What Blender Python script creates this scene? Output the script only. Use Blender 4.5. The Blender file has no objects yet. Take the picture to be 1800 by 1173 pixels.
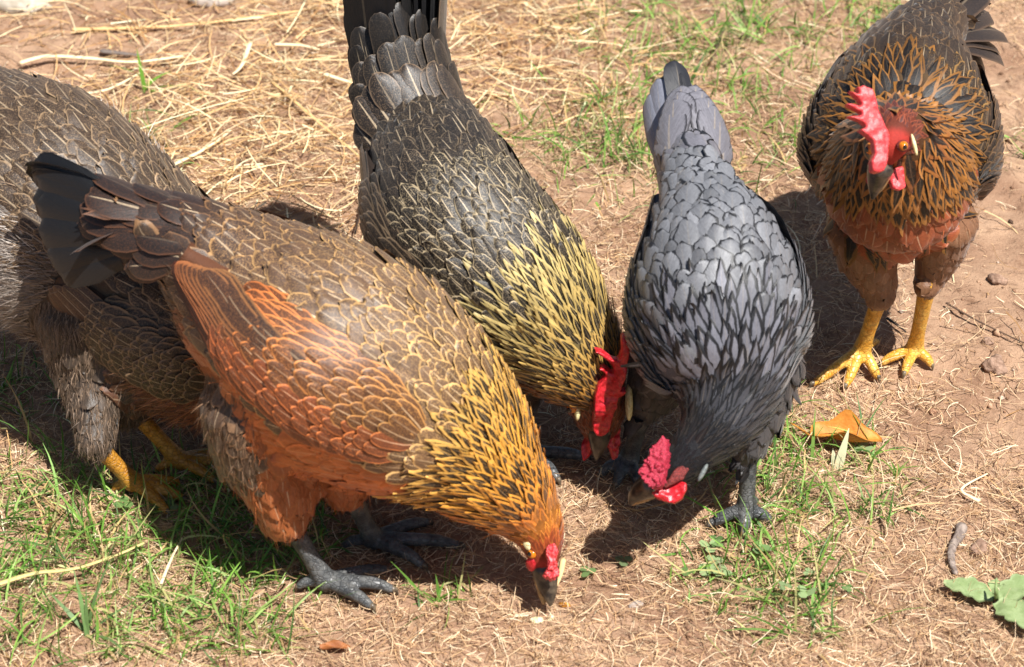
import bpy, bmesh, math, random
import numpy as np
from mathutils import Vector, Matrix
from mathutils.bvhtree import BVHTree

rng = np.random.default_rng(7)
random.seed(7)
SC = bpy.context.scene
COL = SC.collection

# ------------------------------------------------------------------ camera
DEP, DIST, FPX = math.radians(35.0), 2.4, 4560.0
PW, PH = 1800.0, 1173.0
CAM = np.array([0.0, -DIST*math.cos(DEP), DIST*math.sin(DEP)])
FWD = np.array([0.0, math.cos(DEP), -math.sin(DEP)])
RGT = np.array([1.0, 0.0, 0.0])
UPV = np.array([0.0, math.sin(DEP), math.cos(DEP)])
cd = bpy.data.cameras.new('camera')
cam = bpy.data.objects.new('camera', cd); COL.objects.link(cam)
cam.location = CAM
cam.rotation_euler = (math.pi/2 - DEP, 0, 0)
cd.sensor_width = 36.0
cd.lens = 36.0*FPX/PW
cd.clip_start, cd.clip_end = 0.05, 500.0
cd.dof.use_dof = True
cd.dof.focus_distance = 2.28
cd.dof.aperture_fstop = 9.0
SC.camera = cam

# ------------------------------------------------------------------ light
SUN_EL, SUN_AZ = math.radians(62), math.radians(-48)      # azimuth measured from +x towards +y
w = bpy.data.worlds.new("World"); SC.world = w; w.use_nodes = True
nt = w.node_tree
sky = nt.nodes.new('ShaderNodeTexSky'); sky.sky_type = 'NISHITA'; sky.sun_disc = False
sky.sun_elevation = SUN_EL
sky.sun_rotation = math.pi/2 - SUN_AZ
nt.links.new(sky.outputs[0], nt.nodes['Background'].inputs[0])
nt.nodes['Background'].inputs[1].default_value = 0.05
sl = bpy.data.lights.new('sun', 'SUN'); sl.energy = 5.0; sl.angle = math.radians(0.5); sl.color = (1.0, 0.975, 0.935)
so = bpy.data.objects.new('sun', sl); COL.objects.link(so)
sd = Vector((math.cos(SUN_EL)*math.cos(SUN_AZ), math.cos(SUN_EL)*math.sin(SUN_AZ), math.sin(SUN_EL)))
so.rotation_euler = sd.to_track_quat('Z', 'Y').to_euler(); so.location = sd*8
SC.view_settings.view_transform = 'Standard'
SC.view_settings.look = 'None'
SC.view_settings.exposure = 0.7
SC.view_settings.gamma = 1.0

# ------------------------------------------------------------------ helpers
def ray(px, py):
    return FWD + (px-PW/2)/FPX*RGT + (PH/2-py)/FPX*UPV
def up3(px, py, z):
    d = ray(px, py); return CAM + d*((z-CAM[2])/d[2])
def onplane(px, py, p0, n):
    d = ray(px, py); return CAM + d*(np.dot(p0-CAM, n)/np.dot(d, n))
def depth(p): return float(np.dot(p-CAM, FWD))
def ppm(p): return FPX/depth(p)                       # photo pixels per metre at p
def unit(v):
    v = np.asarray(v, float); return v/(np.linalg.norm(v, axis=-1, keepdims=True)+1e-12)
def lerp(a, b, t): return np.asarray(a)*(1-t)+np.asarray(b)*t
def sstep(a, b, x):
    t = np.clip((x-a)/(b-a), 0, 1); return t*t*(3-2*t)
def C(r, g, b):                                        # sRGB 0..255 to linear
    v = np.array([r, g, b])/255.0
    return np.where(v < 0.04045, v/12.92, ((v+0.055)/1.055)**2.4)

def tag(o, label=None, cat=None, group=None, kind=None):
    if label: o['label'] = label
    if cat: o['category'] = cat
    if group: o['group'] = group
    if kind: o['kind'] = kind
    return o
def empty(name, loc):
    o = bpy.data.objects.new(name, None); o.location = loc; o.empty_display_size = 0.05
    COL.objects.link(o); return o

def mk(name, V, F, mat, parent=None, org=None, attrs=None, smooth=True):
    """mesh object from arrays: V (n,3), F (m,k) one face size, or list of arrays"""
    V = np.asarray(V, np.float32)
    if org is not None: V = V - np.asarray(org, np.float32)
    me = bpy.data.meshes.new(name)
    Fs = F if isinstance(F, list) else [F]
    Fs = [np.asarray(f, np.int32) for f in Fs if len(f)]
    nl = sum(f.size for f in Fs); nf = sum(len(f) for f in Fs)
    me.vertices.add(len(V)); me.vertices.foreach_set('co', V.ravel())
    me.loops.add(nl); me.polygons.add(nf)
    me.loops.foreach_set('vertex_index', np.concatenate([f.ravel() for f in Fs]))
    st, k = [], 0
    for f in Fs:
        st.append(k+np.arange(len(f))*f.shape[1]); k += f.size
    me.polygons.foreach_set('loop_start', np.concatenate(st).astype(np.int32))
    me.update(calc_edges=True)
    if smooth: me.polygons.foreach_set('use_smooth', np.ones(nf, bool))
    for an, arr in (attrs or {}).items():
        arr = np.asarray(arr, np.float32)
        if arr.ndim == 1:
            a = me.attributes.new(an, 'FLOAT', 'POINT'); a.data.foreach_set('value', arr)
        else:
            if arr.shape[1] == 3: arr = np.concatenate([arr, np.ones((len(arr), 1), np.float32)], 1)
            a = me.attributes.new(an, 'FLOAT_COLOR', 'POINT'); a.data.foreach_set('color', arr.ravel())
    if mat: me.materials.append(mat)
    o = bpy.data.objects.new(name, me); COL.objects.link(o)
    if parent: o.parent = parent
    return o

def tri_mesh(o):
    me = o.data; V = np.empty(len(me.vertices)*3, np.float32); me.vertices.foreach_get('co', V)
    return V.reshape(-1, 3)

def remesh(V, Fl, voxel, smooth=4, factor=0.5):
    """union of closed shells -> one continuous skin (arrays V, quads)"""
    me = bpy.data.meshes.new('tmp'); me.from_pydata([tuple(v) for v in V], [], Fl)
    o = bpy.data.objects.new('tmp', me); COL.objects.link(o)
    m = o.modifiers.new('r', 'REMESH'); m.mode = 'VOXEL'; m.voxel_size = voxel
    if smooth:
        s = o.modifiers.new('s', 'SMOOTH'); s.iterations = smooth; s.factor = factor
    dg = bpy.context.evaluated_depsgraph_get()
    ev = o.evaluated_get(dg); m2 = ev.to_mesh()
    n = len(m2.vertices); A = np.empty(n*3, np.float32); m2.vertices.foreach_get('co', A)
    F = [tuple(p.vertices) for p in m2.polygons]
    ev.to_mesh_clear(); bpy.data.objects.remove(o); bpy.data.meshes.remove(me)
    return A.reshape(-1, 3).astype(float), F

def split_faces(F):
    q = [f for f in F if len(f) == 4]; t = [f for f in F if len(f) == 3]
    return [np.array(x, np.int32) for x in (q, t) if x]

# ------------------------------------------------------------------ node helpers
def mat_new(name):
    m = bpy.data.materials.new(name); m.use_nodes = True
    nt = m.node_tree; return m, nt, nt.nodes['Principled BSDF']
class NB:
    def __init__(s, nt): s.nt = nt
    def n(s, t, **kw):
        x = s.nt.nodes.new(t)
        for k, v in kw.items(): setattr(x, k, v)
        return x
    def l(s, a, b): s.nt.links.new(a, b)
    def put(s, sock, v):
        if hasattr(v, 'is_output'): s.l(v, sock)
        else: sock.default_value = v
    def math(s, op, a, b=0.0, c=0.0, clamp=False):
        x = s.n('ShaderNodeMath', operation=op, use_clamp=clamp)
        for i, v in enumerate((a, b, c)): s.put(x.inputs[i], v)
        return x.outputs[0]
    def attr(s, name): return s.n('ShaderNodeAttribute', attribute_name=name)
    def mix(s, f, a, b, blend='MIX'):
        x = s.n('ShaderNodeMix', data_type='RGBA', blend_type=blend)
        s.put(x.inputs[0], f)
        for i, v in ((6, a), (7, b)):
            if not hasattr(v, 'is_output') and len(v) == 3: v = (*v, 1)
            s.put(x.inputs[i], v)
        return x.outputs[2]
    def noise(s, scale, vec=None, detail=3.0, rough=0.6, dist=0.0):
        x = s.n('ShaderNodeTexNoise'); x.inputs['Scale'].default_value = scale
        x.inputs['Detail'].default_value = detail; x.inputs['Roughness'].default_value = rough
        x.inputs['Distortion'].default_value = dist
        if vec is not None: s.l(vec, x.inputs['Vector'])
        return x.outputs['Fac']
    def smooth(s, a, b, x):
        m = s.n('ShaderNodeMapRange', interpolation_type='SMOOTHSTEP')
        s.put(m.inputs[0], x); s.put(m.inputs[1], a); s.put(m.inputs[2], b)
        return m.outputs[0]
    def bump(s, h, strength, dist, bsdf):
        b = s.n('ShaderNodeBump'); b.inputs['Strength'].default_value = strength
        b.inputs['Distance'].default_value = dist
        s.l(h, b.inputs['Height']); s.l(b.outputs[0], bsdf.inputs['Normal']); return b

def make_feather_mat():
    m, nt, P = mat_new('feather'); g = NB(nt)
    cc, ce, pm = g.attr('cc').outputs[0], g.attr('ce').outputs[0], g.attr('pm')
    sep = g.n('ShaderNodeSeparateColor'); g.l(pm.outputs[0], sep.inputs[0])
    ew, shf, spk = sep.outputs[0], sep.outputs[1], sep.outputs[2]
    ed, us, vv = g.attr('ed').outputs[2], g.attr('us').outputs[2], g.attr('vv').outputs[2]
    seed = g.attr('sd').outputs[2]
    geo = g.n('ShaderNodeTexCoord').outputs['Object']
    n1 = g.noise(420, geo, 2.0)
    # barb direction texture
    comb = g.n('ShaderNodeCombineXYZ')
    aus = g.math('ABSOLUTE', us)
    g.l(g.math('MULTIPLY_ADD', us, 1.5, seed), comb.inputs[0])
    g.l(g.math('MULTIPLY', g.math('SUBTRACT', vv, g.math('MULTIPLY', aus, 0.6)), 16.0), comb.inputs[1])
    g.l(seed, comb.inputs[2])
    barb = g.noise(1.6, comb.outputs[0], 3.0, 0.7)
    edn = g.math('ADD', ed, g.math('MULTIPLY', g.math('SUBTRACT', barb, 0.5), 0.22))
    ewn = g.math('MULTIPLY', ew, g.math('MULTIPLY_ADD', g.noise(160, geo, 2.0), 0.8, 0.55))
    inner = g.smooth(g.math('SUBTRACT', ewn, 0.05), g.math('ADD', ewn, 0.09), edn)
    col = g.mix(inner, ce, cc)
    sp = g.math('MULTIPLY', g.smooth(0.52, 0.62, g.noise(950, geo, 1.0)), spk)
    col = g.mix(sp, col, ce)
    wid = g.math('MULTIPLY_ADD', g.math('SUBTRACT', 1.0, vv), 0.09, 0.035)
    shaft = g.math('MULTIPLY', g.math('SUBTRACT', 1.0, g.smooth(g.math('MULTIPLY', wid, 0.5), wid, aus)), shf)
    shaft = g.math('MULTIPLY', shaft, g.smooth(0.98, 0.86, vv))
    pale = g.mix(0.55, ce, (0.70, 0.55, 0.36))
    col = g.mix(shaft, col, pale)
    br = g.math('MULTIPLY_ADD', barb, 1.1, 0.45)
    br = g.math('MULTIPLY', br, g.math('MULTIPLY_ADD', n1, 0.5, 0.75))
    vm = g.n('ShaderNodeVectorMath', operation='SCALE'); g.l(col, vm.inputs[0]); g.l(br, vm.inputs['Scale'])
    g.l(vm.outputs[0], P.inputs['Base Color'])
    P.inputs['Roughness'].default_value = 0.43
    P.inputs['Specular IOR Level'].default_value = 0.45
    P.inputs['Sheen Weight'].default_value = 0.12
    P.inputs['Sheen Roughness'].default_value = 0.4
    g.bump(barb, 0.5, 0.0006, P)
    return m

def make_attr_mat(name, rough, var=0.3, scale=500, bump=0.0, sss=0.0, spec=0.35, attr='cc', trans=0.0):
    m, nt, P = mat_new(name); g = NB(nt)
    geo = g.n('ShaderNodeTexCoord').outputs['Object']
    n1 = g.noise(scale, geo, 3.0)
    br = g.math('MULTIPLY_ADD', n1, 2*var, 1-var)
    vm = g.n('ShaderNodeVectorMath', operation='SCALE')
    g.l(g.attr(attr).outputs[0], vm.inputs[0]); g.l(br, vm.inputs['Scale'])
    g.l(vm.outputs[0], P.inputs['Base Color'])
    P.inputs['Roughness'].default_value = rough
    P.inputs['Specular IOR Level'].default_value = spec
    if bump: g.bump(n1, bump, 0.002, P)
    if trans:
        tr = g.n('ShaderNodeBsdfTranslucent'); g.l(vm.outputs[0], tr.inputs[0])
        ms = g.n('ShaderNodeMixShader'); ms.inputs[0].default_value = trans
        g.l(P.outputs[0], ms.inputs[1]); g.l(tr.outputs[0], ms.inputs[2])
        g.l(ms.outputs[0], nt.nodes['Material Output'].inputs[0])
    return m

def make_flat(name, c1, c2, rough, scale, bump=0.0, dist=0.002, spec=0.4, sss=0.0, thr=(0.35, 0.65), detail=4, stretch=None):
    m, nt, P = mat_new(name); g = NB(nt)
    geo = g.n('ShaderNodeTexCoord').outputs['Object']
    if stretch:
        mp = g.n('ShaderNodeMapping'); g.l(geo, mp.inputs[0]); mp.inputs['Scale'].default_value = stretch
        geo = mp.outputs[0]
    n1 = g.noise(scale, geo, detail)
    g.l(g.mix(g.smooth(thr[0], thr[1], n1), tuple(c1), tuple(c2)), P.inputs['Base Color'])
    P.inputs['Roughness'].default_value = rough
    P.inputs['Specular IOR Level'].default_value = spec
    if sss:
        P.inputs['Subsurface Weight'].default_value = sss
        P.inputs['Subsurface Radius'].default_value = (0.006, 0.002, 0.001)
        P.inputs['Subsurface Scale'].default_value = 0.6
    if bump: g.bump(n1, bump, dist, P)
    return m

M_FEATHER = make_feather_mat()
M_BODY = make_attr_mat('body_down', 0.75, 0.35, 700, 0.4)
M_FLUFF = make_attr_mat('fluff', 0.6, 0.2, 300)
M_STRAW = make_attr_mat('straw', 0.55, 0.25, 260, 0.0, trans=0.12)
M_GRASS = make_attr_mat('grass_blade', 0.5, 0.25, 120, 0.0, trans=0.3)
M_COMB = make_flat('comb_red', C(166, 14, 26), C(206, 44, 54), 0.34, 420, 0.45, 0.001, 0.55, 0.25)
M_COMBP = make_flat('comb_pink', C(182, 44, 50), C(206, 76, 76), 0.42, 420, 0.45, 0.001, 0.5, 0.25)
M_FACE = make_flat('face_skin', C(150, 40, 30), C(185, 70, 50), 0.5, 700, 0.6, 0.001, 0.4, 0.1)
M_FACED = make_flat('dark_face_skin', C(84, 30, 28), C(140, 56, 52), 0.55, 800, 1.0, 0.0015, 0.4, 0.05)
M_COMBD = make_flat('comb_crimson', C(150, 18, 40), C(196, 60, 84), 0.42, 900, 0.9, 0.0015, 0.5, 0.2)
M_BEAK = make_flat('beak_horn', C(34, 30, 30), C(92, 80, 66), 0.28, 120, 0.1, 0.0005, 0.5)
M_BEAKP = make_flat('beak_pale', C(120, 92, 60), C(190, 155, 105), 0.35, 150, 0.1, 0.0005, 0.5)
M_LOBE = make_flat('earlobe_skin', C(205, 190, 130), C(235, 225, 175), 0.5, 400, 0.4, 0.0006)
M_LOBEW = make_flat('earlobe_grey', C(84, 90, 90), C(124, 130, 126), 0.5, 400, 0.4, 0.0006)
M_IRIS = make_flat('iris', C(190, 95, 20), C(215, 130, 30), 0.1, 500, 0, spec=0.7)
M_PUPIL = make_flat('pupil', (0.004, 0.004, 0.004), (0.006, 0.006, 0.006), 0.05, 10, 0, spec=0.8)
M_CLAW = make_flat('claw', C(70, 60, 50), C(120, 105, 85), 0.35, 200, 0)

def leg_mat(name, c1, c2):
    m, nt, P = mat_new(name); g = NB(nt)
    geo = g.n('ShaderNodeTexCoord').outputs['Object']
    v = g.n('ShaderNodeTexVoronoi', feature='DISTANCE_TO_EDGE'); v.inputs['Scale'].default_value = 260
    mp = g.n('ShaderNodeMapping'); mp.inputs['Scale'].default_value = (0.8, 0.8, 1.25)
    g.l(geo, mp.inputs[0]); g.l(mp.outputs[0], v.inputs['Vector'])
    ed = g.smooth(0.0, 0.12, v.outputs[0])
    n = g.noise(90, geo, 3)
    col = g.mix(g.smooth(0.3, 0.7, n), tuple(c1), tuple(c2))
    dk = g.mix(0.45, col, tuple(np.array(c1)*0.35))
    g.l(g.mix(ed, dk, col), P.inputs['Base Color'])
    P.inputs['Roughness'].default_value = 0.4
    g.bump(ed, 0.6, 0.0008, P)
    return m
M_LEGY = leg_mat('leg_yellow', C(214, 150, 44), C(232, 186, 92))
M_LEGO = leg_mat('leg_ochre', C(176, 116, 32), C(196, 142, 56))
M_LEGB = leg_mat('leg_slate', C(58, 60, 62), C(104, 104, 102))

# ------------------------------------------------------------------ ground
def vnoise(x, y, seed=0):
    xi, yi = np.floor(x).astype(np.int64), np.floor(y).astype(np.int64)
    fx, fy = x-xi, y-yi; fx, fy = fx*fx*(3-2*fx), fy*fy*(3-2*fy)
    def h(a, b):
        v = (a*374761393 + b*668265263 + seed*974634721) & 0x7fffffff
        v = ((v ^ (v >> 13))*1274126177) & 0x7fffffff
        return (v & 0xffff)/65535.0
    return (h(xi, yi)*(1-fx)+h(xi+1, yi)*fx)*(1-fy)+(h(xi, yi+1)*(1-fx)+h(xi+1, yi+1)*fx)*fy
def ghash(x, y):
    near = 1/(1+(np.hypot(x, y-0.3)/6.0)**4)
    z = (vnoise(x*7, y*7, 1)-.5)*0.012+(vnoise(x*22, y*22, 2)-.5)*0.006+(vnoise(x*60, y*60, 3)-.5)*0.004+(vnoise(x*140, y*140, 5)-.5)*0.0022
    return z*near
def gz(p): return float(ghash(np.array([p[0]]), np.array([p[1]]))[0])

def axis(lo, hi, step, far):
    c = np.arange(lo, hi+step/2, step); out = [c]
    a, s, L = hi, step, []
    while a < far: s *= 1.35; a += s; L.append(a)
    R = [lo-(x-hi) for x in L]
    return np.concatenate([np.array(R[::-1]), c, np.array(L)])
xs, ys = axis(-1.0, 1.0, 0.007, 70), axis(-0.75, 1.35, 0.008, 70)
GX, GY = np.meshgrid(xs, ys)
gv = np.stack([GX.ravel(), GY.ravel(), ghash(GX.ravel(), GY.ravel())], 1)
nx, ny = len(xs), len(ys)
ii = np.arange(nx*ny).reshape(ny, nx)
gf = np.stack([ii[:-1, :-1].ravel(), ii[:-1, 1:].ravel(), ii[1:, 1:].ravel(), ii[1:, :-1].ravel()], 1)

def ground_mat():
    m, nt, P = mat_new('dry_dirt'); g = NB(nt)
    geo = g.n('ShaderNodeTexCoord').outputs['Object']
    n1, n2, n3 = g.noise(9, geo, 6, 0.65), g.noise(70, geo, 5, 0.7), g.noise(420, geo, 4, 0.75)
    c = g.mix(g.smooth(0.35, 0.65, n1), tuple(C(152, 118, 94)), tuple(C(184, 150, 122)))
    c = g.mix(g.math('MULTIPLY', g.smooth(0.5, 0.72, n2), 0.6), c, tuple(C(108, 78, 58)))
    c = g.mix(g.math('MULTIPLY', g.smooth(0.55, 0.75, n3), 0.45), c, tuple(C(206, 178, 150)))
    c = g.mix(g.math('MULTIPLY', g.smooth(0.45, 0.28, n3), 0.5), c, tuple(C(98, 72, 54)))
    g.l(c, P.inputs['Base Color']); P.inputs['Roughness'].default_value = 0.95
    P.inputs['Specular IOR Level'].default_value = 0.15
    h = g.math('ADD', g.math('MULTIPLY', n2, 1.0), g.math('MULTIPLY', n3, 0.6))
    g.bump(h, 0.9, 0.004, P)
    return m
gr = mk('ground', gv, gf, ground_mat()); tag(gr, 'dry pale brown dirt ground littered with straw', kind='structure')

# ------------------------------------------------------------------ ribbons (straw, grass)
def ribbons(P, az, L, W, pitch, curl, bend, roll, nseg=4, taper=0.3, side=None):
    """vectorised blades. P root (n,3); az heading; pitch start slope; curl change of azimuth; bend change of pitch"""
    n = len(P); t = np.linspace(0, 1, nseg+1)
    V = np.zeros((n, nseg+1, 2, 3)); pos = P.copy()
    for k in range(nseg+1):
        a = az+curl*t[k]; p = pitch+bend*t[k]
        d = np.stack([np.cos(a)*np.cos(p), np.sin(a)*np.cos(p), np.sin(p)], 1)
        if k: pos = pos+d*(L/nseg)[:, None]
        s = np.stack([-np.sin(a), np.cos(a), np.zeros(n)], 1)
        nrm = np.cross(d, s)
        sd_ = s*np.cos(roll)[:, None]+nrm*np.sin(roll)[:, None]
        ww = W*(1-(1-taper)*max(0, (t[k]-0.35)/0.65)**1.3)*0.5
        V[:, k, 0] = pos-sd_*ww[:, None]; V[:, k, 1] = pos+sd_*ww[:, None]
    base = (np.arange(n)*(nseg+1)*2)[:, None]
    q = np.array([[2*k, 2*k+1, 2*k+3, 2*k+2] for k in range(nseg)])
    F = (base[:, :, None]+q[None]).reshape(-1, 4)
    return V.reshape(-1, 3), F, (nseg+1)*2
def colours(pal, n, var=0.18, wts=None):
    pal = np.array(pal); i = rng.choice(len(pal), n, p=wts)
    return np.clip(pal[i]*(1+rng.normal(0, var, (n, 1))), 0.01, 0.9)

# ground-cover zones: (photo x, y, rx, ry, weight), turned into ellipses on the ground
def zones(lst):
    out = []
    for px, py, rx, ry, wt in lst:
        c = up3(px, py, 0); s = ppm(c)
        out.append((c[0], c[1], rx/s, ry/(s*math.sin(DEP)), wt))
    return out
def zdens(Z, x, y):
    d = np.zeros_like(x)
    for cx, cy, rx, ry, wt in Z:
        q = ((x-cx)/rx)**2+((y-cy)/ry)**2
        d = np.maximum(d, wt*np.exp(-q**1.5))
    return d
Z_BARE = zones([(1690, 760, 160, 70, .6), (1740, 420, 190, 330, .97), (1650, 560, 110, 170, .8), (1780, 720, 170, 110, .75), (90, 70, 260, 110, .85), (1760, 130, 150, 110, .7),
                (1250, 330, 60, 40, .4), (1700, 800, 120, 50, .45), (330, 1030, 120, 30, .35), (40, 240, 200, 60, .6)])
Z_GREEN = zones([(1090, 240, 190, 105, .95), (1300, 110, 210, 150, .8), (1420, 40, 200, 110, .75), (1330, 230, 130, 90, .9), (1160, 60, 160, 70, .45),
                 (160, 960, 300, 90, 1.0), (420, 900, 140, 90, .95), (390, 1090, 130, 80, .9), (60, 900, 160, 80, .85), (130, 1110, 160, 70, .6),
                 (1440, 850, 120, 70, 1.0), (1360, 760, 60, 60, .9), (1360, 1010, 130, 90, .55), (30, 680, 80, 60, .5), (1770, 260, 60, 40, .5), (500, 980, 80, 70, .9),
                 (1430, 1090, 80, 40, .35), (260, 230, 90, 70, .25), (770, 1050, 50, 25, .25)])
Z_HAY = zones([(430, 240, 330, 230, 1.0), (300, 60, 420, 60, .45), (900, 90, 260, 120, 1.0), (1050, 160, 120, 90, .8), (600, 40, 300, 120, .8)])

def scatter(n, x0, x1, y0, y1):
    return rng.uniform(x0, x1, n), rng.uniform(y0, y1, n)
# fine chopped straw, everywhere except the bare patches
def fine_straw():
    x, y = scatter(300000, -0.85, 0.85, -0.68, 1.25)
    far = np.clip((y+0.1)/1.2, 0, 1)
    keep = rng.random(len(x)) < (1-0.96*zdens(Z_BARE, x, y))*np.clip(0.40+0.25*(y < 0)+0.7*vnoise(x*14, y*14, 8), 0, 1)*(1-0.45*far)*(0.75+0.25*(np.abs(x) < 0.6))
    x, y = x[keep], y[keep]; n = len(x)
    P = np.stack([x, y, ghash(x, y)+rng.uniform(0, 0.0055, n)], 1)
    L = rng.gamma(3, 0.0042, n)+0.004; W = rng.uniform(0.0003, 0.0009, n)
    V, F, k = ribbons(P, rng.uniform(0, 2*np.pi, n), L, W, rng.normal(0.12, 0.22, n), rng.normal(0, 1.1, n), rng.normal(-0.25, 0.4, n), rng.normal(0, 0.7, n), 3, 0.5)
    pal = [C(216, 186, 148), C(198, 163, 124), C(160, 126, 94), C(234, 212, 178), C(116, 88, 64), C(206, 166, 122)]
    c = colours(pal, n, 0.15, [.26, .24, .18, .12, .1, .1])
    return tag(mk('straw_litter', V, F, M_STRAW, attrs={'cc': np.repeat(c, k, 0)}), 'fine chopped dry straw spread over the dirt', 'straw', kind='stuff')
fine_straw()
def hay():
    x, y = scatter(60000, -0.85, 0.85, -0.3, 1.35)
    keep = rng.random(len(x)) < zdens(Z_HAY, x, y)*0.62+0.02
    x, y = x[keep], y[keep]; n = len(x)
    P = np.stack([x, y, ghash(x, y)+rng.uniform(0.001, 0.012, n)], 1)
    L = rng.gamma(2.6, 0.013, n)+0.010; W = rng.uniform(0.0007, 0.0017, n)
    V, F, k = ribbons(P, rng.normal(0.2, 1.0, n)+np.pi*rng.integers(0, 2, n), L, W, rng.normal(0.1, 0.16, n), rng.normal(0, 0.7, n), rng.normal(-0.22, 0.25, n), rng.normal(0, 0.6, n), 5, 0.5)
    pal = [C(226, 194, 144), C(206, 166, 114), C(244, 222, 178), C(172, 130, 84), C(140, 102, 66)]
    c = colours(pal, n, 0.12, [.33, .27, .16, .15, .09])
    return tag(mk('hay_litter', V, F, M_STRAW, attrs={'cc': np.repeat(c, k, 0)}), 'long dry golden hay stems matted behind the hens', 'hay', kind='stuff')
hay()
def grass():
    x, y = scatter(120000, -0.9, 0.9, -0.66, 1.3)
    clump = vnoise(x*26, y*26, 12)**1.6*1.6
    keep = rng.random(len(x)) < zdens(Z_GREEN, x, y)*(clump*1.35+.12)*np.where(y > .1, .62, 1.6)
    x, y = x[keep], y[keep]; n = len(x)
    P = np.stack([x, y, ghash(x, y)-0.001], 1)
    L = rng.gamma(5, 0.0062, n)+0.006; W = rng.uniform(0.0009, 0.0023, n)
    V, F, k = ribbons(P, rng.uniform(0, 2*np.pi, n), L, W, rng.normal(0.85, 0.38, n), rng.normal(0, 0.6, n), rng.normal(-0.9, 0.5, n), rng.normal(0, 0.5, n), 5, 0.1)
    pal = [C(98, 140, 52), C(124, 164, 70), C(150, 178, 96), C(76, 108, 50), C(176, 172, 112), C(200, 170, 116)]
    c = colours(pal, n, 0.15, [.26, .24, .14, .16, .11, .09])
    return tag(mk('grass', V, F, M_GRASS, attrs={'cc': np.repeat(c, k, 0)}), 'short green grass growing in patches through the straw', 'grass', kind='stuff')
grass()
def clover():
    Z = zones([(1300, 1000, 70, 45, 1), (1410, 1050, 70, 40, .7), (1450, 800, 60, 30, .4), (260, 900, 60, 30, .3), (1050, 1000, 40, 20, .5)])
    x, y = scatter(26000, -0.5, 0.6, -0.6, 0.0)
    keep = rng.random(len(x)) < zdens(Z, x, y)*0.07
    x, y = x[keep], y[keep]; VV, FF, CC = [], [], []
    kk = 0
    for a, b in zip(x, y):
        z = ghash(np.array([a]), np.array([b]))[0]+rng.uniform(0.006, 0.014); r = rng.uniform(0.0025, 0.0048); th = rng.uniform(0, 6.28)
        c = colours([C(122, 150, 92), C(148, 170, 118), C(104, 134, 76)], 1)[0]
        for j in range(3):
            t = th+j*2.094; cx, cy = a+math.cos(t)*r*1.05, b+math.sin(t)*r*1.05
            tl = rng.normal(0, 0.25)
            for q in range(6):
                ang = q*math.pi/3; VV.append((cx+math.cos(ang)*r, cy+math.sin(ang)*r, z+r*tl*math.cos(ang)))
                CC.append(c)
            FF.append([kk+i for i in range(6)]); kk += 6
    return tag(mk('clover', VV, np.array(FF), M_GRASS, attrs={'cc': np.array(CC)}, smooth=False), 'pale green clover leaves low in the straw', 'clover', kind='stuff')
clover()
def crumbs():
    x, y = scatter(9000, -0.85, 0.85, -0.66, 1.2)
    keep = rng.random(len(x)) < 0.12+0.5*zdens(Z_BARE, x, y); x, y = x[keep], y[keep]; n = len(x)
    r = rng.gamma(1.6, 0.0009, n)+0.0006
    O = np.array([(1, 0, 0), (-1, 0, 0), (0, 1, 0), (0, -1, 0), (0, 0, 1), (0, 0, -1)], float)
    F0 = np.array([(0, 2, 4), (2, 1, 4), (1, 3, 4), (3, 0, 4), (2, 0, 5), (1, 2, 5), (3, 1, 5), (0, 3, 5)])
    sc = rng.uniform(0.6, 1.3, (n, 6, 1)); V = O[None]*sc*r[:, None, None]
    an = rng.uniform(0, 6.28, n); ca, sa = np.cos(an)[:, None], np.sin(an)[:, None]
    X = V[..., 0]*ca-V[..., 1]*sa; Y = V[..., 0]*sa+V[..., 1]*ca
    V = np.stack([X+x[:, None], Y+y[:, None], V[..., 2]*0.7+(ghash(x, y)+r*0.3)[:, None]], 2)
    F = (np.arange(n)[:, None, None]*6+F0[None]).reshape(-1, 3)
    c = colours([C(150, 112, 86), C(178, 142, 114), C(120, 90, 68), C(190, 168, 150)], n)
    return tag(mk('soil_crumbs', V.reshape(-1, 3), F, M_BODY, attrs={'cc': np.repeat(c, 6, 0)}, smooth=False), 'small crumbs of soil and grit on the bare dirt', 'grit', kind='stuff')
crumbs()

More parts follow.
